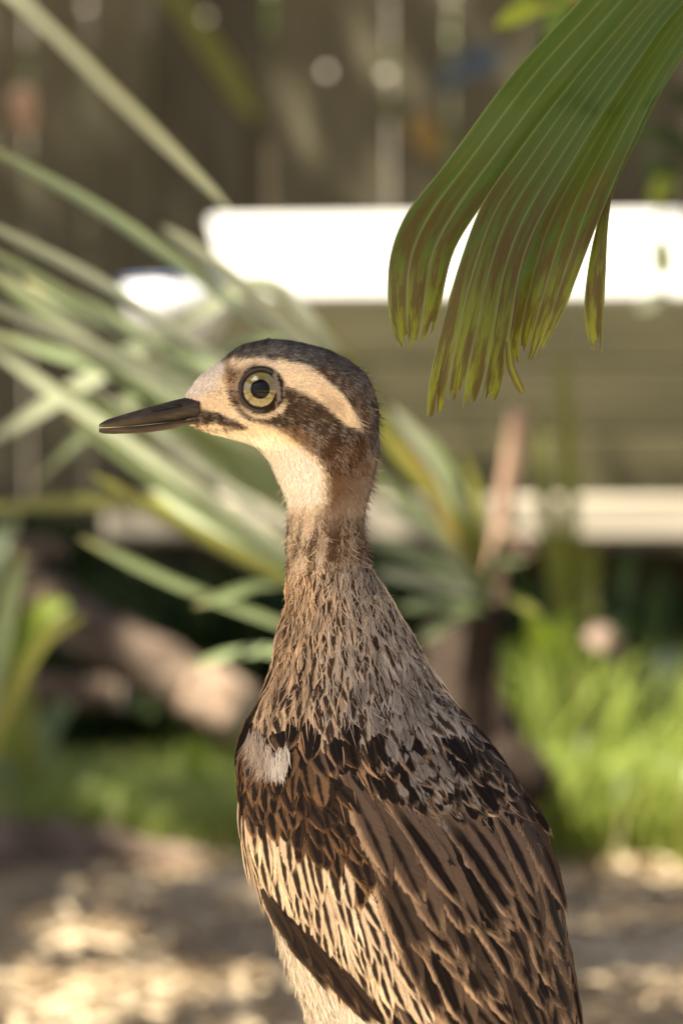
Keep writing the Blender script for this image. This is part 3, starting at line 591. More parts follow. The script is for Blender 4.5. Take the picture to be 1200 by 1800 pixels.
# ------------------------------------------------------------------ palm with the hanging frond
def build_palm():
    tb = np.array([1.05, .95, 0]); root = thing('fan_palm', 'fan palm whose drooping green frond with browning torn tips hangs beside the bird', 'palm', tb)
    hub = PX(1345, -360, 1.68)
    top = tb + (0, 0, 1.15)
    V, Fs = tube(spline([tb, tb + (.02, 0, .5), top], 20), np.linspace(.085, .07, 20), 18, True, .06); under(mesh('trunk', V, Fs, M['palm_bark']), root)
    # boundary curves of the leaf groups (photo pixel, from hub side to tip)
    def curve(pts, n=30): return spline(pts, n)
    G = [
        (([(1345, -360), (1130, -120), (1020, 0), (900, 130), (785, 285), (715, 375), (686, 450), (682, 530), (690, 590), (708, 636)]),
         ([(1345, -360), (1200, -90), (1110, 20), (1000, 150), (905, 275), (848, 358), (800, 435), (780, 505), (770, 560), (752, 606)]), 3, 1.50, 1.47, .55),
        (([(1345, -360), (1200, -90), (1110, 20), (1000, 150), (905, 275), (848, 358), (812, 450), (780, 560), (755, 670), (752, 738)]),
         ([(1345, -360), (1240, -60), (1160, 50), (1070, 180), (990, 310), (940, 400), (912, 480), (896, 580), (882, 670), (866, 716)]), 4, 1.49, 1.455, .60),
        (([(1345, -360), (1240, -60), (1160, 50), (1070, 180), (985, 310), (935, 400), (905, 490), (893, 560), (888, 610), (905, 640)]),
         ([(1345, -360), (1285, -40), (1215, 60), (1150, 165), (1100, 270), (1070, 340), (1046, 400), (1012, 490), (985, 560), (945, 640)]), 4, 1.51, 1.49, .5),
        (([(1345, -360), (1285, -40), (1215, 60), (1150, 165), (1100, 270), (1070, 340), (1047, 400), (1030, 490), (1026, 570), (1036, 618)]),
         ([(1345, -360), (1300, -40), (1230, 55), (1165, 155), (1112, 262), (1078, 335), (1068, 400), (1064, 480), (1060, 560), (1059, 628)]), 1, 1.515, 1.50, .8),
        (([(1345, -360), (1330, -40), (1275, 60), (1215, 150)]), ([(1345, -360), (1370, -30), (1330, 80), (1270, 180)]), 2, 1.58, 1.57, .5),
    ]
    frond = thing_part = None
    rib_o = None
    P = spline([top + (0, 0, -.03), top + (-.3, -.2, .2), (hub + top) / 2 + (0.05, 0, .22), hub + (.06, .02, .05), hub], 24)
    V, Fs = tube(P, np.linspace(.014, .006, 24), 10); frond = under(mesh('frond', V, Fs, M['palm_bark']), root)
    seg_id = 0
    for gi, (Lp, Rp, k, Dm, Dt, jag) in enumerate(G):
        n = 44; Lc, Rc = curve(Lp, n), curve(Rp, n); t = np.linspace(0, 1, n)
        D = np.interp(t, [0, .35, .7, 1], [1.68, Dm + .05, Dm, Dt])
        for j in range(k):
            a, b = j / k - .006, (j + 1) / k + .006
            cut_a = 1 - .05 * rng.uniform(0, 1); m = 9
            ncut = n
            rows = []; uv = []; rg = []
            tips = [1 - rng.uniform(0, .05) * (1 if 0 < q < m - 1 else .4) - (.05 if rng.uniform() < .16 else 0) for q in range(m)]
            shr = rng.uniform(.0, .28); short = rng.uniform(0, .05) * (0 if k == 1 else 1); lean = rng.normal(0, .12)
            tips = [x - short for x in tips]
            for i in range(n):
                for q in range(m):
                    f = a + (b - a) * q / (m - 1)
                    e_ = np.clip((t[i] - .84) / .16, 0, 1) ** 1.5; f = (a + b) / 2 + (f - (a + b) / 2) * (1 - shr * e_) + lean * e_ * (b - a)
                    ti = t[i] * tips[q]; x = ti * (n - 1); i0 = min(int(x), n - 2); fr = x - i0
                    l = Lc[i0] * (1 - fr) + Lc[i0 + 1] * fr; r = Rc[i0] * (1 - fr) + Rc[i0 + 1] * fr
                    p = l * (1 - f) + r * f
                    wpx = np.linalg.norm(r - l) / k
                    u = q / (m - 1); tri = 1 - abs(2 * u - 1)           # pleat: ridge in the middle
                    bulge = math.sin(math.pi * f) * np.linalg.norm(r - l) * .16 / 4500
                    d = np.interp(ti, t, D) - tri * wpx * .13 / 4500 * (1 - .4 * ti) - bulge
                    rows.append(PX(p[0], p[1], d)); uv.append((seg_id + u * .9, ti)); rg.append(1 - tri)
            rows = np.array(rows); rg = np.array(rg)
            # keep only where the strip has some width
            o = mesh('leaf_segment', rows, grid_faces(n, m), M['palm'], uv=np.array(uv), attrs={'ridge': np.stack([rg] * 3, 1)})
            o.parent = frond
            seg_id += 1
    # small dangling torn strip
    P = spline([PX(893, 600, 1.47), PX(896, 640, 1.468), PX(905, 665, 1.468), PX(917, 690, 1.47)], 12); V, Fa, uv = blade_mesh(P, .0008, .2); uv[:, 1] = .9; o = mesh('torn_strip', V, Fa, M['palm'], uv=uv); o.parent = frond
    # the palm's other fronds, outside the picture
    for az, el in ((-.3, .5), (.5, .9), (1.3, .4), (2.0, .8), (-1.1, .5), (-1.7, 1.0)):
        d = np.array([math.cos(az) * math.cos(el), math.sin(az) * math.cos(el), math.sin(el)]); h2 = top + d * .55
        V, Fs = tube(spline([top + (0, 0, -.02), top + d * .3 + (0, 0, .03), h2], 10), np.linspace(.012, .006, 10), 8); fo = under(mesh('frond', V, Fs, M['palm_bark']), root)
        s = np.cross(d, (0, 0, 1)); s /= np.linalg.norm(s)
        for q in range(12):
            an = -1.3 + 2.6 * q / 11; dd = d * math.cos(an) + s * math.sin(an)
            Pq = spline([h2, h2 + dd * .28, h2 + dd * .5 + (0, 0, -.12)], 8); V, Fa, uv = blade_mesh(Pq, .022, .3, np.array([0, 0, 1.0])); uv[:, 0] += q
            o = mesh('leaf_segment', V, Fa, M['palm'], uv=uv); o.parent = fo
build_palm()

# ------------------------------------------------------------------ the bird
# body outline by horizontal slices: photo row -> left, right, half depth (photo pixels at the bird's distance)
LEFT = [(600, 470), (602, 452), (605, 441), (610, 426), (616, 413), (625, 400), (634, 391), (650, 369), (670, 343), (690, 330), (700, 326), (742, 326), (748, 333), (755, 352), (765, 390), (775, 430), (783, 449), (790, 460), (810, 472), (840, 482), (870, 495), (900, 498), (950, 495), (1000, 498), (1050, 502), (1085, 500), (1100, 492), (1130, 482), (1150, 483), (1180, 480), (1210, 470), (1240, 450), (1270, 435), (1300, 423), (1350, 417), (1400, 415), (1450, 415), (1480, 419), (1520, 432), (1560, 445), (1600, 455), (1650, 467), (1700, 485), (1750, 505), (1800, 523), (1850, 546), (1900, 575), (1950, 610), (2000, 655), (2050, 712), (2090, 770), (2110, 815)]
RIGHT = [(600, 490), (602, 512), (605, 527), (610, 548), (616, 572), (625, 597), (632, 609), (655, 638), (680, 655), (715, 663), (760, 666), (785, 666), (830, 660), (870, 655), (910, 646), (940, 649), (970, 651), (1000, 655), (1020, 667), (1050, 688), (1100, 716), (1150, 743), (1200, 768), (1230, 788), (1260, 822), (1300, 862), (1350, 902), (1400, 935), (1450, 957), (1500, 974), (1550, 987), (1600, 998), (1650, 1006), (1700, 1012), (1750, 1017), (1800, 1021), (1850, 1021), (1900, 1014), (1950, 1000), (2000, 970), (2050, 920), (2090, 865), (2110, 825)]
DEEP = [(600, 3), (602, 20), (605, 31), (610, 43), (616, 52), (625, 60), (640, 69), (660, 76), (690, 81), (720, 81), (760, 78), (800, 72), (850, 66), (900, 64), (1000, 68), (1050, 76), (1100, 90), (1150, 106), (1200, 128), (1260, 158), (1300, 176), (1350, 196), (1400, 210), (1500, 230), (1600, 236), (1700, 232), (1800, 222), (1900, 200), (2000, 160), (2060, 110), (2100, 45), (2110, 4)]
CENT = [(600, 0), (1100, 0), (1300, -.008), (1800, -.036), (2110, -.045)]
SHP = [(600, 1.0), (640, 1.15), (690, 1.35), (745, 1.35), (790, 1.15), (850, 1.0), (2110, 1.0)]
SHQ = [(600, .55), (690, .66), (760, .64), (850, .56), (2110, .55)]
def tab(T, y):
    a = np.array(T, float); return np.interp(y, a[:, 0], a[:, 1])
def ring(py):
    py = np.asarray(py, float); ins = np.interp(py, [600, 640, 780, 880, 1080, 1200, 1300, 1500, 2110], [2, 3, 4, 14, 13, 12, 18, 22, 22]); ins = np.minimum(ins, (tab(RIGHT, py) - tab(LEFT, py)) * .2); return tab(LEFT, py) + ins * ((py > 745) | (py < 690)), tab(RIGHT, py) - ins, tab(DEEP, py) / 4500, tab(CENT, py), tab(SHP, py), tab(SHQ, py)
def surf(px, py, side=-1):
    """point on the bird's skin; side -1 = towards the camera"""
    px = np.asarray(px, float); py = np.asarray(py, float)
    l, r, h, yc, p, q = ring(np.clip(py, 600, 2110))
    cx = np.clip(px, l + .3, r - .3); u = (cx - l) / (r - l)
    y = yc + side * h * np.sin(np.pi * u ** p) ** q
    k = (CAMD + yc) / F
    return np.stack([(cx + (px - cx) * .4 - 600) * k, y, CAMH + (900 - py) * k], -1)
def normal(px, py, side=-1):
    e = 2.0
    l, r, *_ = ring(py); cx = np.clip(px, l + 3, r - 3)
    a = surf(cx + e, py, side) - surf(cx - e, py, side); b = surf(cx, py + e, side) - surf(cx, py - e, side)
    n = np.cross(a, b) * (-1 if np.isscalar(side) and side > 0 else 1)
    if not np.isscalar(side): n = n * np.where(side > 0, -1, 1)[:, None]
    n = n / (np.linalg.norm(n, axis=-1, keepdims=True) + 1e-12)
    # n should point outwards (away from axis): front side has negative y
    s = np.sign(n[..., 1] * side); s = np.where(s == 0, 1, s)
    return n * s[..., None]

def inpoly(px, py, poly, soft=6.0):
    """soft mask 0..1 of a polygon"""
    P = np.asarray(poly, float); x, y = np.asarray(px, float), np.asarray(py, float)
    d = np.full(x.shape, 1e9); ins = np.zeros(x.shape, bool)
    for i in range(len(P)):
        a, b = P[i], P[(i + 1) % len(P)]; e = b - a
        t = np.clip(((x - a[0]) * e[0] + (y - a[1]) * e[1]) / (e @ e + 1e-9), 0, 1)
        d = np.minimum(d, np.hypot(x - a[0] - t * e[0], y - a[1] - t * e[1]))
        c = (a[1] > y) != (b[1] > y)
        with np.errstate(divide='ignore', invalid='ignore'):
            xi = a[0] + (y - a[1]) * e[0] / (e[1] if e[1] != 0 else 1e-9)
        ins ^= c & (x < xi)
    sd = np.where(ins, d, -d); f = np.clip(sd / (2 * soft) + .5, 0, 1); return f * f * (3 - 2 * f)
def vnoise(x, y, s):
    """smooth value noise"""
    x = np.asarray(x) / s; y = np.asarray(y) / s; i, j = np.floor(x).astype(int), np.floor(y).astype(int); fx, fy = x - i, y - j
    def h(a, b): v = np.sin(a * 127.1 + b * 311.7) * 43758.5453; return v - np.floor(v)
    fx = fx * fx * (3 - 2 * fx); fy = fy * fy * (3 - 2 * fy)
    return (h(i, j) * (1 - fx) + h(i + 1, j) * fx) * (1 - fy) + (h(i, j + 1) * (1 - fx) + h(i + 1, j + 1) * fx) * fy

CREAM = np.array((.80, .65, .445)); WHITE = np.array((.78, .71, .64)); DARK = np.array((.042, .022, .011)); BROWN = np.array((.105, .058, .030)); CROWN = np.array((.105, .094, .087)); GREY = np.array((.27, .235, .205)); BUFF = np.array((.62, .49, .35))
EYE = (460, 687)
def paint(px, py, rnd=None):
    """plumage colour of the bird, some sky and bounce light mixed in, by place on its profile; rnd = per-strand random for streaking"""
    px = np.asarray(px, float); py = np.asarray(py, float); n = px.shape
    if rnd is None: rnd = np.full(n, .5)
    wob = (vnoise(px, py, 9) - .5) * 10 + (vnoise(px + 500, py, 22) - .5) * 10
    X, Y = px + wob * .6, py + wob * .5
    col = np.tile(CREAM, n + (1,))
    def lay(mask, c, op=1.0):
        nonlocal col
        m = (mask * op)[..., None]; col = col * (1 - m) + np.asarray(c) * m
    # pale forehead above the bill, whitened for sky light
    lay(inpoly(X, Y, [(315, 705), (335, 665), (392, 620), (402, 650), (380, 680), (352, 706)], 12), WHITE)
    # neck below the throat: buff with streaks
    f = np.clip((Y - 868 - .15 * (X - 500)) / 60, 0, 1); lay(f, BUFF, .85)
    lay(inpoly(X, Y, [(330, 752), (400, 756), (470, 762), (520, 782), (552, 806), (566, 830), (560, 880), (500, 890), (470, 820), (400, 790)], 12), (.86, .80, .69), .95)  # pale throat, whitened for light bounced up off the ground
    # brown side of the neck; hind neck greyed for cool sky light
    lay(inpoly(X, Y, [(548, 782), (600, 770), (690, 740), (690, 900), (640, 930), (590, 920), (566, 900), (572, 862), (573, 825)], 12), (.17, .105, .060))
    lay(inpoly(X, Y, [(575, 990), (556, 960), (560, 900), (600, 880), (720, 880), (760, 1110), (560, 1100)], 22), (.36, .275, .20), .8)
    g = np.clip((X - (tab(RIGHT, py) - 58)) / 50, 0, 1) * np.clip((Y - 690) / 60, 0, 1); lay(g, GREY, .75)
    # crown, its grey partly painted cool sky light
    lay(inpoly(X, Y, [(384, 640), (400, 605), (450, 580), (560, 590), (640, 630), (690, 700), (690, 800), (650, 800), (642, 770), (633, 742), (615, 716), (597, 692), (572, 670), (548, 650), (518, 639), (470, 634), (420, 636)], 5), CROWN)
    lay(inpoly(X, Y, [(540, 652), (572, 668), (600, 690), (625, 725), (640, 765), (652, 765), (640, 715), (610, 672), (570, 645)], 7), BROWN, .8)
    # brown around and behind the eye
    lay(inpoly(X, Y, [(391, 640), (404, 634), (410, 655), (412, 690), (425, 712), (440, 738), (412, 722), (400, 700), (392, 670)], 5), (.33, .20, .115), .75)
    lay(inpoly(X, Y, [(400, 655), (425, 650), (450, 646), (480, 652), (500, 668), (505, 690), (500, 715), (480, 735), (440, 738), (415, 722), (404, 690)], 8), (.24, .14, .075), .8)
    lay(inpoly(X, Y, [(402, 688), (415, 700), (428, 722), (455, 736), (478, 728), (492, 712), (500, 688), (508, 684), (535, 694), (570, 716), (598, 742), (624, 752), (640, 758), (645, 800), (610, 815), (576, 806), (548, 788), (520, 768), (492, 752), (460, 745), (425, 733), (408, 712)], 7), DARK, .95)
    lay(inpoly(X, Y, [(530, 760), (600, 780), (640, 770), (640, 830), (590, 840), (560, 800)], 12), BROWN, .75)
    lay(inpoly(X, Y, [(496, 744), (530, 752), (556, 790), (540, 792), (510, 768), (486, 757)], 6), (.20, .115, .06), .7)
    # light patch at the back of the eyebrow
    lay(inpoly(X, Y, [(585, 705), (602, 708), (622, 735), (624, 746), (606, 746), (592, 730)], 6), CREAM * 1.02)
    lay(inpoly(X, Y, [(555, 688), (590, 700), (600, 730), (570, 716)], 8), (.45, .31, .19), .6)
    # eye surround
    dx, dy = px - EYE[0], py - EYE[1]; r = np.hypot(dx, dy)
    ang = np.degrees(np.arctan2(dy, dx))
    crescent = np.clip(1 - np.abs(r - 47) / 5.0, 0, 1) * np.clip((np.sin(np.radians(ang + 4)) - .38) * 3, 0, 1); lay(np.clip(crescent * 1.4, 0, 1), CREAM * .8, .85)
    topring = np.clip(1 - np.abs(r - 47) / 5, 0, 1) * np.clip((-dy / (r + 1e-6) - .45) * 2.5, 0, 1); lay(topring, (.55, .48, .42), .6)
    lay(np.clip((45 - r) / 5, 0, 1), DARK * .5)
    # dark malar streak from the gape, speckled chin
    lay(inpoly(X, Y, [(330, 718), (352, 722), (385, 728), (410, 738), (434, 751), (420, 754), (395, 748), (370, 744), (330, 742)], 4), DARK * .9, .95)
    sp = inpoly(X, Y, [(325, 740), (390, 744), (420, 754), (380, 758), (340, 754)], 5) * (vnoise(px, py * 2.5, 5) > .52); lay(sp, BROWN, .75)
    # streaks
    st = vnoise(px * 1.0 + 40 * rnd, py * .22, 7)
    neck = np.clip((py - 880) / 50, 0, 1)
    sk = np.clip((vnoise(px + (py - 900) * .12, py * .17, 6.5) - .50) / .10, 0, 1); lay(neck * sk, BROWN * .7, .92); lay(neck * (rnd > .8) * .9, BROWN * .9, .6)
    lay(neck * (rnd < .12), (.62, .50, .36), .6)
    cr = (py < 830) * (col.mean(-1) < .30)
    lay(cr * (rnd > .66) * 1.0, (.27, .24, .215), .55)
    lay(cr * (rnd < .3) * 1.0, (.03, .022, .018), .7)
    # belly, breast
    lay(inpoly(px, py, BELLY, 6), (.84, .75, .61))
    body = np.clip((py - 1060) / 80, 0, 1) * (1 - inpoly(px, py, BELLY, 6)); lay(body, np.where((py < 1230)[..., None], np.array((.27, .205, .15)), np.array((.11, .072, .047))), .75)
    return np.clip(col, 0, 1)
BELLY = [(440, 1560), (470, 1610), (510, 1640), (560, 1690), (610, 1740), (660, 1775), (690, 1800), (820, 2120), (500, 2120), (400, 1600)]

# direction the feathers lie, as seen on the profile
FLOW = np.array([(330, 700, .7, -.7), (345, 680, .7, -.7), (380, 650, .75, -.65), (400, 630, .8, -.6), (450, 606, 1, -.15), (530, 612, 1, .2), (600, 640, .8, .6), (650, 690, .4, .9), (664, 760, .05, 1), (380, 700, 1, -.05), (430, 740, 1, .25), (400, 690, 1, -.2), (430, 655, .9, -.4), (480, 645, 1, 0), (520, 670, 1, .3), (520, 700, 1, .3), (560, 740, .9, .45), (600, 760, .7, .7), (620, 810, .2, 1), (360, 748, 1, .25), (400, 762, .9, .3), (470, 785, .6, .8), (500, 830, .35, .95), (540, 800, .5, .85), (560, 850, .2, 1), (500, 900, -.05, 1), (570, 900, .05, 1), (640, 900, .1, 1), (520, 1000, -.05, 1), (600, 1000, -.05, 1), (645, 1000, .15, 1), (500, 1100, -.25, 1), (560, 1100, 0, 1), (640, 1080, .15, 1), (700, 1120, .45, .9), (480, 1200, -.3, 1), (600, 1200, .1, 1), (700, 1250, .3, 1), (770, 1250, .6, .8), (430, 1300, -.1, 1), (470, 1330, 0, 1), (440, 1450, .12, 1), (500, 1450, .15, 1), (600, 1400, .45, .9), (700, 1400, .5, .87), (800, 1400, .55, .85), (900, 1450, .4, .9), (960, 1550, .25, 1), (480, 1600, .3, .95), (560, 1600, .22, 1), (650, 1600, .35, .93), (750, 1600, .5, .87), (850, 1600, .5, .87), (950, 1650, .3, .95), (640, 1700, .3, .95), (700, 1780, .45, .88), (850, 1780, .5, .85), (980, 1780, .3, .95), (560, 1760, .4, .9), (800, 1950, .4, .9), (700, 2050, .5, .85)], float)
def flow(px, py):
    px = np.asarray(px, float)[..., None]; py = np.asarray(py, float)[..., None]
    w = 1 / ((px - FLOW[:, 0]) ** 2 + (py - FLOW[:, 1]) ** 2 + 60) ** 1.7
    d = np.stack([(w * FLOW[:, 2]).sum(-1), (w * FLOW[:, 3]).sum(-1)], -1)
    return d / np.linalg.norm(d, axis=-1, keepdims=True)

def strands(n_try, region, length, width, lift, weight=None, jitter=.18, curl=.0, base=.0002, colour=None):
    """tiny tapered feather barbs lying on the skin, both sides of the body; region(px,py)->probability"""
    y0, y1 = weight
    py = rng.uniform(y0, y1, n_try); th = rng.uniform(0, np.pi, n_try)
    l, r, *_ = ring(py); px = l + (r - l) * (1 - np.cos(th)) / 2
    side = np.where(rng.uniform(0, 1, n_try) < .62, -1.0, 1.0)
    k = rng.uniform(0, 1, n_try) < region(px, py); px, py, side = px[k], py[k], side[k]; n = len(px)
    rnd = rng.uniform(0, 1, n)
    # neighbouring strands share their tone so that they group into little feathers
    grp = np.floor(vnoise(px * 1.3, py * .55, 8) * 1000) ; rnd = .55 * rnd + .45 * np.clip((vnoise(px * 1.0, py * .35, 6) - .5) * 1.6 + .5, 0, 1)
    d = flow(px, py); a = rng.normal(0, jitter, n); ca, sa = np.cos(a), np.sin(a); d = np.stack([d[:, 0] * ca - d[:, 1] * sa, d[:, 0] * sa + d[:, 1] * ca], 1)
    L = (length(px, py) if callable(length) else length) * rng.uniform(.6, 1.3, n); W = width * rng.uniform(.6, 1.4, n) / 4500
    lf = lift * rng.uniform(.2, 1.6, n)
    rows = []; cv = rng.normal(0, curl, n) if curl else 0
    prev = None
    pts = []
    for t in (0, .33, .68, 1.0):
        x = px + d[:, 0] * L * t - d[:, 1] * L * cv * t * t; y = py + d[:, 1] * L * t + d[:, 0] * L * cv * t * t
        nn = normal(x, y, side); pts.append((surf(x, y, side) + nn * (base + lf * t ** 1.3)[:, None], nn))
    T = pts[-1][0] - pts[0][0]; T /= np.linalg.norm(T, axis=1)[:, None] + 1e-9
    out = []
    for (p, nn), w in zip(pts[:3], (.7, 1.0, .7)):
        s = np.cross(T, nn); s /= np.linalg.norm(s, axis=1)[:, None] + 1e-9
        out += [p - s * (W * w)[:, None], p + s * (W * w)[:, None]]
    out.append(pts[3][0])
    V = np.stack(out, 1)
    col = paint(px + d[:, 0] * L * .3, py + d[:, 1] * L * .3, rnd) * (rng.uniform(.82, 1.18, n))[:, None]
    if colour is not None: col = colour(px, py, rnd)
    tipc = np.clip(col * 1.12, 0, 1)
    CC = np.stack([col * .9, col * .9, col, col, tipc, tipc, tipc], 1)
    b = (np.arange(n) * 7)[:, None]
    q = np.concatenate([b + np.array([[0, 1, 3, 2]]), b + np.array([[2, 3, 5, 4]])]); tr = b + np.array([[4, 5, 6]])
    return V.reshape(-1, 3), q, tr, np.clip(CC.reshape(-1, 3), 0, 1)

def build_bird():
    root = thing('curlew', 'long-necked streaked brown wading bird with a big yellow eye and dark bill', 'bird', (.03, 0, 0))
    # ---- body: one continuous skin
    ys = np.concatenate([600 + 24 * (np.linspace(0, 1, 26)[:-1]) ** 1.6, np.linspace(624, 900, 190)[:-1], np.linspace(900, 1250, 150)[:-1], np.linspace(1250, 2110, 180)])
    m = 300; th = (np.arange(m) + .5) / m * 2 * np.pi
    l, r, h, yc, p, q = [a[:, None] for a in ring(ys)]
    u = (1 - np.cos(th))[None] / 2; px = l + (r - l) * u; py = np.repeat(ys[:, None], m, 1)
    sgn = np.where(np.sin(th) > 0, -1, 1)[None]
    k = (CAMD + yc) / F
    V = np.stack([(px - 600) * k, yc + sgn * h * np.sin(np.pi * u ** p) ** q, CAMH + (900 - py) * k], -1).reshape(-1, 3)
    col = paint(px, py, vnoise(px * 1.2, py * .25, 5)).reshape(-1, 3)
    Fa = grid_faces(len(ys), m, True)
    n0 = len(V); V = np.vstack([V, V[:m].mean(0) + (0, 0, .0003), V[-m:].mean(0) - (0, 0, .0005)]); col = np.vstack([col, col[:1], col[-1:]])
    j = np.arange(m); top = np.stack([np.full(m, n0), (j + 1) % m, j], 1); o = (len(ys) - 1) * m; bot = np.stack([np.full(m, n0 + 1), o + j, o + (j + 1) % m], 1)
    body = under(mesh('body', V, [Fa, top, bot], M['plumage'], attrs={'col': col}), root)
    # ---- fine plumage
    parts = []
    def face(x, y): return (np.hypot(x - EYE[0], y - EYE[1]) > 43) * 1.0
    parts.append(strands(52000, lambda x, y: face(x, y) * np.where(x < 400, .9, 1), lambda x, y: np.where(x < 400, 9, np.where(y < 660, 15, 14)), 1.15, .0006, (601, 800), .16))
    parts.append(strands(30000, lambda x, y: 1.0 + 0 * x, lambda x, y: 17 + 5 * (y > 880), 1.2, .0008, (780, 960), .22, .15))
    parts.append(strands(9000, lambda x, y: np.clip((1075 - y) / 60, 0, 1), 24, 1.2, .0011, (930, 1080), .22, .2)); parts.append(strands(3500, lambda x, y: np.clip((x - tab(RIGHT, y) + 60) / 40, 0, 1), lambda x, y: 20 + 8 * (y > 880), .9, .0024, (640, 1040), .3, .4, base=.0005))
    parts.append(strands(900, lambda x, y: 1.0 + 0 * x, 24, .6, .0026, (840, 1150), .3, .5))
    parts.append(strands(9000, lambda x, y: inpoly(x, y, BELLY, 4), 36, 1.6, .0014, (1540, 2105), .15, .1))
    Vs, Qs, Ts, Cs, off = [], [], [], [], 0
    for v, q_, t_, c_ in parts: Vs.append(v); Qs.append(q_ + off); Ts.append(t_ + off); Cs.append(c_); off += len(v)
    pl = mesh('fine_plumage', np.concatenate(Vs), [np.concatenate(Qs), np.concatenate(Ts)], M['plumage'], attrs={'col': np.concatenate(Cs)}, kind='stuff'); under(pl, body)
    # ---- bill
    def loft(name, xs, top, bot, wid, colf, mat, par, lowround=False):
        nseg = 28; rows = []; cl = []
        for x, t, b, w in zip(xs, top, bot, wid):
            for s in range(nseg):
                a = 2 * np.pi * s / nseg; cy = (t + b) / 2; hh = (b - t) / 2
                rows.append(((x - 600) / 4500, math.cos(a) * w / 4500 * (1 - .25 * max(0, math.sin(a) if not lowround else -math.sin(a))), CAMH + (900 - (cy - math.sin(a) * hh)) / 4500)); cl.append(colf(x, math.sin(a)))
        rows = np.array(rows); Fs = [list(f) for f in grid_faces(len(xs), nseg, True)] + [list(range(nseg))[::-1], list(range((len(xs) - 1) * nseg, len(xs) * nseg))]
        return under(mesh(name, rows, Fs, mat, attrs={'col': np.array(cl)}), par)
    xs = np.concatenate([[174.5], np.linspace(177, 352, 34)]); t_ = np.interp(xs, [174, 178, 190, 215, 260, 300, 330, 352], [747, 743, 737, 729, 716, 705, 698, 696]); b_ = np.interp(xs, [174, 180, 215, 260, 300, 330, 352], [751, 751.5, 750, 746, 742, 738, 737]); w_ = np.interp(xs, [174, 180, 215, 260, 300, 330, 352], [2, 5, 9, 13, 18, 24, 28])
    def ucol(x, s):
        c = np.array((.026, .021, .017)); k = np.clip((290 - x) / 110, 0, 1) * np.clip(.2 - s, 0, 1); return c * (1 - k) + np.array((.085, .065, .045)) * k + np.clip((184 - x) / 10, 0, 1) * np.array((.12, .1, .07)) * (s < .3)
    ub = loft('upper_mandible', xs, t_, b_, w_, ucol, M['bill'], root)
    t2 = np.interp(xs, [174, 180, 215, 260, 300, 330, 352], [752.5, 752.6, 751, 747, 742.5, 738.5, 737]); b2 = np.interp(xs, [174, 180, 200, 250, 300, 330, 352], [759, 762, 763, 761.5, 755, 748, 745]); w2 = np.interp(xs, [174, 180, 215, 260, 300, 330, 352], [2, 5, 8, 11, 16, 21, 25])
    def lcol(x, s):
        c = np.array((.045, .033, .024)); k = np.clip((x - 240) / 90, 0, 1) * (s > 0); return c + np.clip((250 - x) / 70, 0, 1) * np.array((.05, .035, .015)) * (s > .1) + k * np.array((.02, .012, .006))
    loft('lower_mandible', xs, t2, b2, w2, lcol, M['bill'], root, True)
    for sd in (-1, 1):
        P = np.array([((x - 600) / 4500, sd * (np.interp(x, xs, w_) * .93) / 4500, CAMH + (900 - y) / 4500) for x, y in ((268, 724), (285, 719), (305, 715), (322, 713))]); V, Fs = tube(spline(P, 10), np.array([.0001] + [.00055] * 8 + [.0001]), 8); under(mesh('nostril', V, Fs, M['pupil']), ub)
    # ---- eyes
    for sd in (-1, 1):
        base = surf(EYE[0], EYE[1], sd); R = .0098; axis = np.array([-.10, sd * 1.0, .03]); axis /= np.linalg.norm(axis)
        cc = np.array([base[0], base[1], base[2]]) - axis * (R - .0032)
        e1 = np.cross(axis, (0, 0, 1)); e1 /= np.linalg.norm(e1); e2 = np.cross(e1, axis)
        def cap(name, a0, a1, rad, mat, colf=None, nr=14, ns=64, par=None):
            rows = []; cl = []
            for i in range(nr):
                a = a0 + (a1 - a0) * i / (nr - 1)
                for s in range(ns):
                    ph = 2 * np.pi * s / ns; rows.append(cc + rad * (axis * math.cos(a) + (e1 * math.cos(ph) + e2 * math.sin(ph)) * math.sin(a))); cl.append(colf(i / (nr - 1), ph) if colf else (0, 0, 0))
            return under(mesh(name, np.array(rows), grid_faces(nr, ns, True), mat, attrs={'col': np.array(cl)}), par)
        eb = cap('eye', .001, 1.5, R * .985, M['lid'], par=root)
        ao = math.asin(30.5 / 4500 / R); ap = math.asin(16.8 / 4500 / R)
        def icol(t, ph):
            base_ = np.array((.145, .12, .032)); ring_ = np.array((.205, .172, .055)); n = .8 + .35 * (vnoise(np.array(ph * 9.0), np.array(t * 2.0), .5))
            c = base_ * (1 - t) + ring_ * t; k = max(0, (.14 - t) / .14) + max(0, (t - .86) / .14); return np.clip(c * n * (1 - min(1, k) * .85), 0, 1)
        cap('iris', ap * .9, ao, R, M['iris'], icol, 16, 96, eb); cap('pupil', .001, ap, R * 1.004, M['pupil'], par=eb)
        ph = np.linspace(0, 2 * np.pi, 60); rr = 35.5 / 4500; al = math.asin(min(.99, rr / R))
        P = np.array([cc + R * 1.02 * (axis * math.cos(al) + (e1 * math.cos(x) * 1.0 + e2 * math.sin(x)) * math.sin(al)) for x in ph]); V, Fs = tube(P, .00095 * (1 + .15 * np.sin(ph * 7)), 10, False); under(mesh('eyelid', V, Fs, M['lid']), eb)
    # ---- contour feathers
    feats = []                                  # (area, verts, uv, colours, group)
    def feather(px, py, L, W, vane, streak, edge, sw=.25, ew=.75, side=-1, lift=.0012, off=.0004, spread=.12, ang=0, rag=.06, blunt=.45):
        nr = 10; t = np.linspace(0, 1, nr); a = rng.normal(0, spread) + ang; lift = lift * .55; L = L * rng.uniform(.8, 1.25); W = W * rng.uniform(.8, 1.25)
        x, y = px, py; path = []; 
        for i in range(nr):
            path.append((x, y)); d = flow(x, y); ca, sa = math.cos(a), math.sin(a); d = np.array([d[0] * ca - d[1] * sa, d[0] * sa + d[1] * ca]); x += d[0] * L / (nr - 1); y += d[1] * L / (nr - 1)
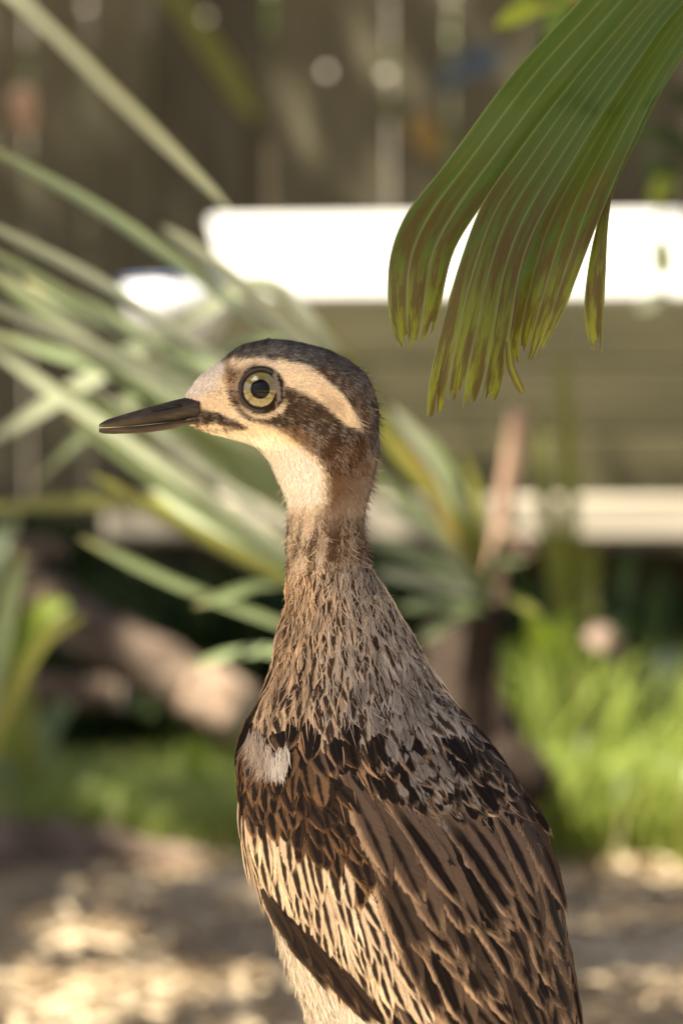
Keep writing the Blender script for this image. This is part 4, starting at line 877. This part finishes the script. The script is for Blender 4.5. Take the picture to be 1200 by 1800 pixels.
        path = np.array(path); T = np.gradient(path, axis=0); T /= np.linalg.norm(T, axis=1)[:, None]; S = np.stack([-T[:, 1], T[:, 0]], 1)
        w = W * np.clip(.45 + 1.3 * t, 0, 1) * np.clip(1 - np.clip((t - blunt) / (1 - blunt), 0, 1) ** 2.0, 0, 1) ** .8; w[-1] = W * .08
        U = np.array([-1, -.5, 0, .5, 1.0]); X = []; Yy = []; O = []; uv = []
        asym = rng.normal(0, .05)
        for i in range(nr):
            for uu in U:
                ww = w[i] * (1 + (rng.normal(0, rag) if abs(uu) == 1 else 0)); bx = path[i] + S[i] * (uu * ww + asym * w[i]) - T[i] * (abs(uu) * W * .25)
                X.append(bx[0]); Yy.append(bx[1]); O.append(off + lift * t[i] ** 1.2 + (1 - uu * uu) * w[i] * .07 / 4500 - (.0004 if abs(uu) == 1 else 0) * 0); uv.append((uu, t[i]))
        X, Yy = np.array(X), np.array(Yy); nn = normal(X, Yy, side); Vv = surf(X, Yy, side) + nn * np.array(O)[:, None]
        k = rng.uniform(.82, 1.18); n = len(X)
        c = lambda q, al: np.concatenate([np.tile(np.clip(np.asarray(q) * k, 0, 1), (n, 1)), np.full((n, 1), al)], 1)
        return (L * W, Vv, np.array(uv), (c(vane, rng.uniform(0, 1)), c(streak, sw), c(edge, ew)))
    def scatter(poly, spacing, ntry, ordery=True):
        P = np.asarray(poly, float); lo, hi = P.min(0), P.max(0); pts = []
        c = rng.uniform(lo, hi, (ntry, 2)); ok = inpoly(c[:, 0], c[:, 1], P, .5) > .5; c = c[ok]
        acc = np.zeros((0, 2))
        sx, sy = spacing
        for q in c:
            d = flow(q[0], q[1]); e = acc - q
            if len(acc):
                al = e @ d; ac = e @ np.array([-d[1], d[0]])
                if np.any((al / sy) ** 2 + (ac / sx) ** 2 < rng.uniform(.35, 1.15)): continue
            acc = np.vstack([acc, q])
        return acc
    A = {'mantle': [], 'wing': [], 'wing.001': []}
    BK, DKB, MB, TAN, GB, OR, CR = (.010, .0065, .005), (.038, .023, .014), (.115, .077, .052), (.39, .275, .175), (.22, .185, .155), (.46, .25, .115), (.78, .60, .40)
    def jit(c, s=.12): return np.clip(np.asarray(c) * rng.normal(1, s), 0, 1)
    # neck base and upper mantle: tan grey with dark shafts
    for x, y in scatter([(496, 985), (655, 985), (690, 1040), (745, 1140), (790, 1230), (700, 1260), (600, 1235), (470, 1240), (478, 1150), (496, 1090)], (12, 26), 9000):
        g = np.clip((x - 540) / 90 + rng.normal(0, .2), 0, 1); v = np.array((.52, .37, .235)) * (1 - g) + np.array((.37, .315, .26)) * g; s = .6 + .4 * np.clip((y - 985) / 250, 0, 1)
        A['mantle'].append(feather(x, y, 84 * s, 16.5 * s + 1.5, jit(v), jit(np.array(DKB) * 1.3), jit(v * 1.2), rng.uniform(.16, .42), .8, lift=.0010, off=.0007, spread=.16, rag=.14))
    # grey down the spine
    for x, y in scatter([(620, 1130), (700, 1130), (740, 1260), (790, 1420), (850, 1560), (815, 1570), (740, 1420), (660, 1280)], (12, 26), 3000):
        A['mantle'].append(feather(x, y, 90, 14, jit(GB), jit(DKB), jit((.30, .25, .21)), rng.uniform(-.1, .4), .75, lift=.0024, spread=.2, rag=.2))
    # dark mantle with buff fringes
    for x, y in scatter([(455, 1215), (600, 1205), (700, 1245), (790, 1235), (830, 1275), (900, 1380), (880, 1440), (760, 1430), (640, 1400), (560, 1360), (500, 1300), (440, 1290)], (16, 42), 6000):
        f = np.clip((x - 500) / 200, 0, 1); e = np.array(OR) * (1 - f) * .8 + np.array(TAN) * f
        A['mantle'].append(feather(x, y, 122, 22, jit(DKB if rng.uniform() < .5 else (MB if rng.uniform() < .6 else e)), jit(BK), jit(e, .2), rng.uniform(.3, .8), rng.uniform(.45, .95), lift=.0022, spread=.2, rag=.12))
    # lesser coverts at the bend of the wing
    for x, y in scatter([(418, 1275), (520, 1290), (585, 1350), (660, 1420), (720, 1500), (690, 1540), (620, 1500), (540, 1430), (470, 1395), (420, 1385)], (15, 30), 4000):
        A['wing'].append(feather(x, y, 82, 17, jit(DKB if rng.uniform() < .6 else (.15, .085, .045)), jit(BK), jit((.30, .16, .07), .25), rng.uniform(.2, .45), .8, lift=.0022, off=.0010, spread=.12))
    # two tiers of pale median and greater coverts with thin dark shaft streaks
    for poly in ([(416, 1375), (470, 1395), (545, 1440), (620, 1505), (640, 1545), (600, 1570), (540, 1540), (480, 1500), (425, 1480)], [(430, 1455), (500, 1500), (580, 1550), (650, 1560), (705, 1600), (715, 1670), (660, 1690), (610, 1640), (540, 1580), (470, 1520)]):
        for x, y in scatter(poly, (13, 56), 3000):
            A['wing'].append(feather(x, y, 122, 14, jit(CR, .08), jit(DKB), jit((.74, .53, .32)), rng.uniform(.26, .44), .95, lift=.0022, off=.0012, spread=.07))
    # dark row under the pale tiers, along the belly
    for k in range(26):
        f = k / 25; x = 428 + 160 * f + rng.normal(0, 4); y = 1478 + 165 * f ** 1.15 + rng.normal(0, 6)
        A['wing'].append(feather(x, y, 105, 11, jit((.15, .095, .058)), jit(DKB), jit((.34, .22, .13)), .35, .9, lift=.002, off=.0008, spread=.05, ang=-.18))
    for x, y, LL in ((470, 1558, 110), (484, 1574, 125), (495, 1584, 130), (508, 1598, 140), (532, 1616, 150), (522, 1608, 150), (545, 1626, 155), (566, 1646, 150), (588, 1664, 140), (608, 1684, 120)):
        A['wing'].append(feather(x, y, LL, 14, jit((.034, .021, .014)), BK, jit((.17, .105, .062)), .3, .84, lift=.0018, off=.0022, spread=.05, ang=-.32))
    # scapulars and tertials: brown, dark-centred, buff edged, long
    for x, y in scatter([(600, 1330), (760, 1400), (900, 1390), (935, 1450), (960, 1560), (975, 1700), (940, 1780), (820, 1760), (720, 1640), (690, 1560), (640, 1440)], (21, 76), 6000):
        sp = np.clip((x - 820) / 100, 0, 1)
        A['wing.001' if x > 740 + (y - 1300) * .35 else 'wing'].append(feather(x, y, 230, 25, jit(MB if rng.uniform() < .8 else np.array(MB) * .5, .2), jit(BK), jit(np.array((.40, .27, .16)) * (1 - .15 * sp), .2), rng.uniform(.14, .42), rng.uniform(.5, .8), lift=.003, off=.0012, spread=.08, blunt=.52))
    for x, y in scatter([(640, 1640), (720, 1640), (840, 1760), (960, 1780), (1015, 1780), (1010, 1900), (820, 1950), (700, 1800)], (22, 80), 2500):
        o_ = rng.uniform() < .45 and x < 800
        A['wing'].append(feather(x, y, 220, 26, jit((.40, .25, .14) if o_ else MB, .2), jit(BK), jit((.52, .36, .22), .2), rng.uniform(.2, .4), .8, lift=.0025, off=.0006, spread=.06))
    for i in range(7): A['wing.001'].append(feather(885 + 10 * i, 1690 + 6 * i, 300, 22, jit((.045, .033, .027)), BK, jit((.10, .075, .055)), .25, .9, lift=.002, off=.002 - .0002 * i, spread=.03))
    # far edge of the back
    for x, y in scatter([(770, 1225), (800, 1240), (866, 1310), (925, 1405), (955, 1500), (980, 1620), (965, 1640), (935, 1520), (900, 1410), (830, 1310)], (12, 34), 2000):
        A['wing.001'].append(feather(x, y, 84, 12, jit(DKB, .2), jit(BK), jit((.32, .23, .155), .2), .3, .74, lift=.003, spread=.14, rag=.12))
    # the far side of the body, seen only from elsewhere
    far = []
    for x, y in scatter([(430, 1290), (600, 1220), (790, 1240), (930, 1420), (1000, 1700), (960, 1880), (700, 1830), (560, 1680), (440, 1520)], (22, 50), 2500):
        far.append(feather(x, y, 110, 22, jit(MB, .2), jit(BK), jit(TAN), .3, .78, side=1, lift=.003, off=.001))
    # ---- the 290 largest feathers are pieces of their own, the small ones form one covering per part
    allf = sorted([(f[0], g, i) for g in A for i, f in enumerate(A[g])], reverse=True)
    single = {(g, i) for _, g, i in allf[:290]}
    fg = grid_faces(10, 5)
    def join(fs):
        V = np.concatenate([f[1] for f in fs]); uv = np.concatenate([f[2] for f in fs]); n = len(fs[0][1])
        Fa = ((np.arange(len(fs)) * n)[:, None, None] + fg[None]).reshape(-1, 4)
        return V, Fa, uv, {k: np.concatenate([f[3][i] for f in fs]) for i, k in enumerate(('vane', 'streak', 'edge'))}
    for g in A:
        rest = [f for i, f in enumerate(A[g]) if (g, i) not in single]
        if g == 'wing.001': rest += far
        if not rest: rest = [A[g][0]]
        V, Fa, uv, at = join(rest); part = under(mesh(g.split('.')[0], V, Fa, M['feather'], attrs=at, uv=uv), root)
        for i, f in enumerate(A[g]):
            if (g, i) in single:
                V, Fa, uv, at = join([f]); under(mesh('feather', V, Fa, M['feather'], attrs=at, uv=uv), part)
    # loose barbs over the contour feathers, toned like the feather beneath
    allv = [f for g in A for f in A[g]] ; cen = []; cols = []
    k_ = (CAMD - .02) / F
    for f in allv:
        q_ = f[1][32]; kk = (CAMD + tab(CENT, 1400)) / F; cen.append((q_[0] / kk + 600, 900 - (q_[2] - CAMH) / kk)); cols.append([c[0, :3] for c in f[3]])
    cen = np.array(cen); cols = np.array(cols)
    def tone(px, py, rnd):
        out = np.zeros((len(px), 3)); pick = rng.choice(3, len(px), p=[.50, .24, .26])
        for a in range(0, len(px), 2000):
            e = (px[a:a + 2000, None] - cen[None, :, 0]) ** 2 + (py[a:a + 2000, None] - cen[None, :, 1]) ** 2; out[a:a + 2000] = cols[e.argmin(1), pick[a:a + 2000]]
        return out * rng.uniform(.75, 1.25, len(px))[:, None]
    white_l = [(446, 1290), (464, 1286), (484, 1312), (482, 1334), (464, 1326)]; white_r = [(490, 1326), (512, 1306), (514, 1336), (502, 1346), (488, 1340)]
    dk = [(500, 1590), (560, 1640), (660, 1760), (640, 1775), (540, 1690)]
    ov = [strands(1400, lambda x, y: 1.0 + 0 * x, 34, .9, .0014, (1000, 1260), .2, .2, base=.0016, colour=tone), strands(1500, lambda x, y: (1 - inpoly(x, y, BELLY, 8)) * (1 - .8 * inpoly(x, y, dk, 10)), lambda x, y: np.interp(y, [1000, 1200, 1600], [26, 36, 64]), .7, .0010, (1000, 1900), .12, .12, base=.0014, colour=tone),
          strands(14000, lambda x, y: inpoly(x, y, white_l, 12) * .5, 42, .8, .0012, (1275, 1345), .18, .25, base=.0020, colour=lambda x, y, r: np.array((.58, .48, .39)) * (.45 + .75 * r)[:, None]),
          strands(14000, lambda x, y: inpoly(x, y, white_r, 8) * .6, 30, .9, .0010, (1295, 1355), .12, .1, base=.0028, colour=lambda x, y, r: np.array((.76, .69, .60)) * (.6 + .55 * r)[:, None])]
    Vs, Qs, Ts, Cs, off = [], [], [], [], 0
    for v, q_, t_, c_ in ov: Vs.append(v); Qs.append(q_ + off); Ts.append(t_ + off); Cs.append(c_); off += len(v)
    under(mesh('loose_barbs', np.concatenate(Vs), [np.concatenate(Qs), np.concatenate(Ts)], M['plumage'], attrs={'col': np.concatenate(Cs)}, kind='stuff'), body)
    print('feathers', {g: len(A[g]) for g in A})
    # ---- tail
    tb = surf(900, 1900, -1) + (0, .05, 0); tl = None
    d = np.array([.62, -.42, -.66]); d /= np.linalg.norm(d); s = np.cross(d, (0, 0, 1)); s /= np.linalg.norm(s)
    Vt, Ft, off = [], [], 0
    for i in range(9):
        a = (i - 4) * .05; dd = d * math.cos(a) + s * math.sin(a); P = spline([tb + s * (i - 4) * .004, tb + dd * .07, tb + dd * .14], 10); V, Fa, uv = blade_mesh(P, .010, .1, np.array([.5, -.3, .8])); V = V + np.cross(s, d) * (.0008 * i); Vt.append(V); Ft.append(Fa + off); off += len(V)
    V = np.concatenate(Vt); n = len(V)
    under(mesh('tail', V, np.concatenate(Ft), M['feather'], uv=np.tile(uv * (2, 1) - (1, 0), (9, 1)), attrs={'vane': np.tile((*MB, .3), (n, 1)), 'streak': np.tile((*BK, .3), (n, 1)), 'edge': np.tile((*TAN, .8), (n, 1))}), root)
    # ---- legs, below the picture
    for sx, sy in ((.045, -.055), (.055, .012)):
        P = spline([(sx - .012, sy, .245), (sx - .002, sy, .20), (sx + .012, sy, .165), (sx, sy, .09), (sx - .004, sy, .012)], 24); R = np.interp(np.linspace(0, 1, 24), [0, .25, .45, .5, .55, .9, 1], [.02, .013, .006, .0072, .005, .0042, .005]); V, Fs = tube(P, R, 14)
        lg = under(mesh('leg', V, Fs, M['leg']), root)
        for a in (-.45, 0, .45):
            d = np.array([-math.cos(a + .6), math.sin(a + .6), 0]); b = np.array([sx - .004, sy, .010]); V, Fs = tube(spline([b, b + d * .02 + (0, 0, .002), b + d * .038 - (0, 0, .005)], 10), np.linspace(.0045, .0022, 10), 10); under(mesh('toe', V, Fs, M['leg']), lg)
build_bird()

# ------------------------------------------------------------------ unseen shade tree above, its crown shaped to set shade and sun patches
def spot(px, py, D, r): SUNSPOTS.append((PX(px, py, D), r))
for px in range(400, 1085, 60): spot(px, 440, 7.0, .15)
spot(285, 545, 6.62, .18); spot(900, 800, 4.82, .02); spot(880, 940, 4.85, .02); spot(866, 1060, 4.88, .02)
for px in (1000, 1060, 1120, 1180, 1240): spot(px, 905, 6.62, .06)
for px, py in ((960, 1300), (1010, 1380), (1080, 1320), (1150, 1400), (1200, 1330), (1250, 1420), (1010, 1450), (1120, 1470), (1190, 1250), (950, 1200), (990, 1130), (1060, 1240), (1150, 1180), (1240, 1200)): spot(px, py, 5.35, .2)
for px, py in ((-40, 1640), (40, 1635), (110, 1640)): spot(px, py, 900 * 0 + .483 * F / (py - 900), .05)
for px, py in ((-60, 1725), (20, 1720), (110, 1725), (200, 1720), (290, 1715), (130, 1775), (230, 1770)): spot(px, py, .483 * F / (py - 900), .055)
spot(410, 1215, 5.85, .10); spot(190, 1205, 6.1, .03); spot(760, 860, 3.7, .04); spot(800, 930, 3.75, .04); spot(315, 1500, 5.15, .03); spot(240, 1500, 5.15, .02)
spot(200, 175, 2.42, .05); spot(300, 790, 2.65, .07); spot(220, 720, 2.6, .04); spot(400, 860, 2.8, .05); spot(255, 1020, 3.2, .0); spot(440, 1034, 2.95, .04); spot(200, 690, 3.3, .04); spot(110, 440, 2.6, .05)
for a in ((250, 420, 2.55), (100, 325, 2.45), (150, 465, 2.55), (300, 560, 2.7), (200, 570, 2.6), (200, 630, 2.6), (330, 690, 2.75), (380, 840, 2.7), (220, 630, 3.3), (450, 1030, 2.95), (255, 1015, 3.0), (60, 560, 2.5), (440, 1150, 3.15)): spot(*a, .03)
for k in range(75): SUNSPOTS.append((np.array([rng.uniform(-.85, .85), rng.uniform(1.9, 3.75), 0]), rng.uniform(-.045, -.008)))
def clear(P0, m=.26):        # the sunbeam to P0 must miss the bird and the hanging frond
    S = np.array(SUN)
    for B in ((0, 0, .3), (0, 0, .42), (0, 0, .55), (.1, 0, .55), (.1, 0, .65), (.14, .03, .75)):
        d = np.array(B) - P0
        if np.linalg.norm(d - (d @ S) * S) < m: return False
    return True
# unseen sun patches opened round the photographer to bounce warmth onto the bird's underside
for gx in np.arange(-2.6, .9, .18):
    for gy in np.arange(-2.4, .9, .18):
        if math.hypot(gx - .0, gy - .05) > .3 and clear(np.array([gx, gy, 0])): SUNSPOTS.append((np.array([gx, gy, 0]), .13))
def build_canopy():
    tb = np.array([-3.6, -3.2, 0]); root = thing('shade_tree', 'unseen shade tree, its crown shaped to set the shade and sun patches', 'tree', tb)
    V, Fs = tube(spline([tb, tb + (.1, .1, 2.2), tb + (.3, .3, 4.2)], 16), np.linspace(.2, .13, 16), 16, True, .05); under(mesh('trunk', V, Fs, M['bark']), root)
    for e in ((-4, 2, 5.6), (-1.5, -2.5, 5.5), (-3.5, 4, 5.6), (-6, -2, 5.5), (-5, -5, 5.5)):
        e = np.array(e); s0 = tb + (.3, .3, 4.1); V, Fs = tube(spline([s0, (s0 + e) / 2 + (0, 0, .35), e], 14), np.linspace(.1, .03, 14), 10, True, .05); under(mesh('limb', V, Fs, M['bark']), root)
    n = 88000
    S = np.array(SUN)
    p = np.stack([rng.uniform(-8.8, .9, n), rng.uniform(-6.5, 5.6, n), rng.uniform(4.8, 6.2, n)], 1)
    # extra leaves packed towards the sun to keep the bird shaded
    q = np.array([.05, 0, .5]) + S * 6.4 + rng.normal(0, 1, (4500, 3)) * (.36, .36, .3); p = np.concatenate([p, q])
    # extra cover for the shaded left grass and fence
    keep = np.ones(len(p), bool)
    for P0, r in SUNSPOTS:
        if r == 0: continue
        d = p - P0; t = d @ S; dist = np.linalg.norm(d - t[:, None] * S, axis=1); keep &= dist > r + .07
    p = p[keep]
    leaves('crown', p - root_off(root), .14, .046, M['canopy'], root, 'stuff', .2)
def root_off(r): return np.array(r.location)
build_canopy()
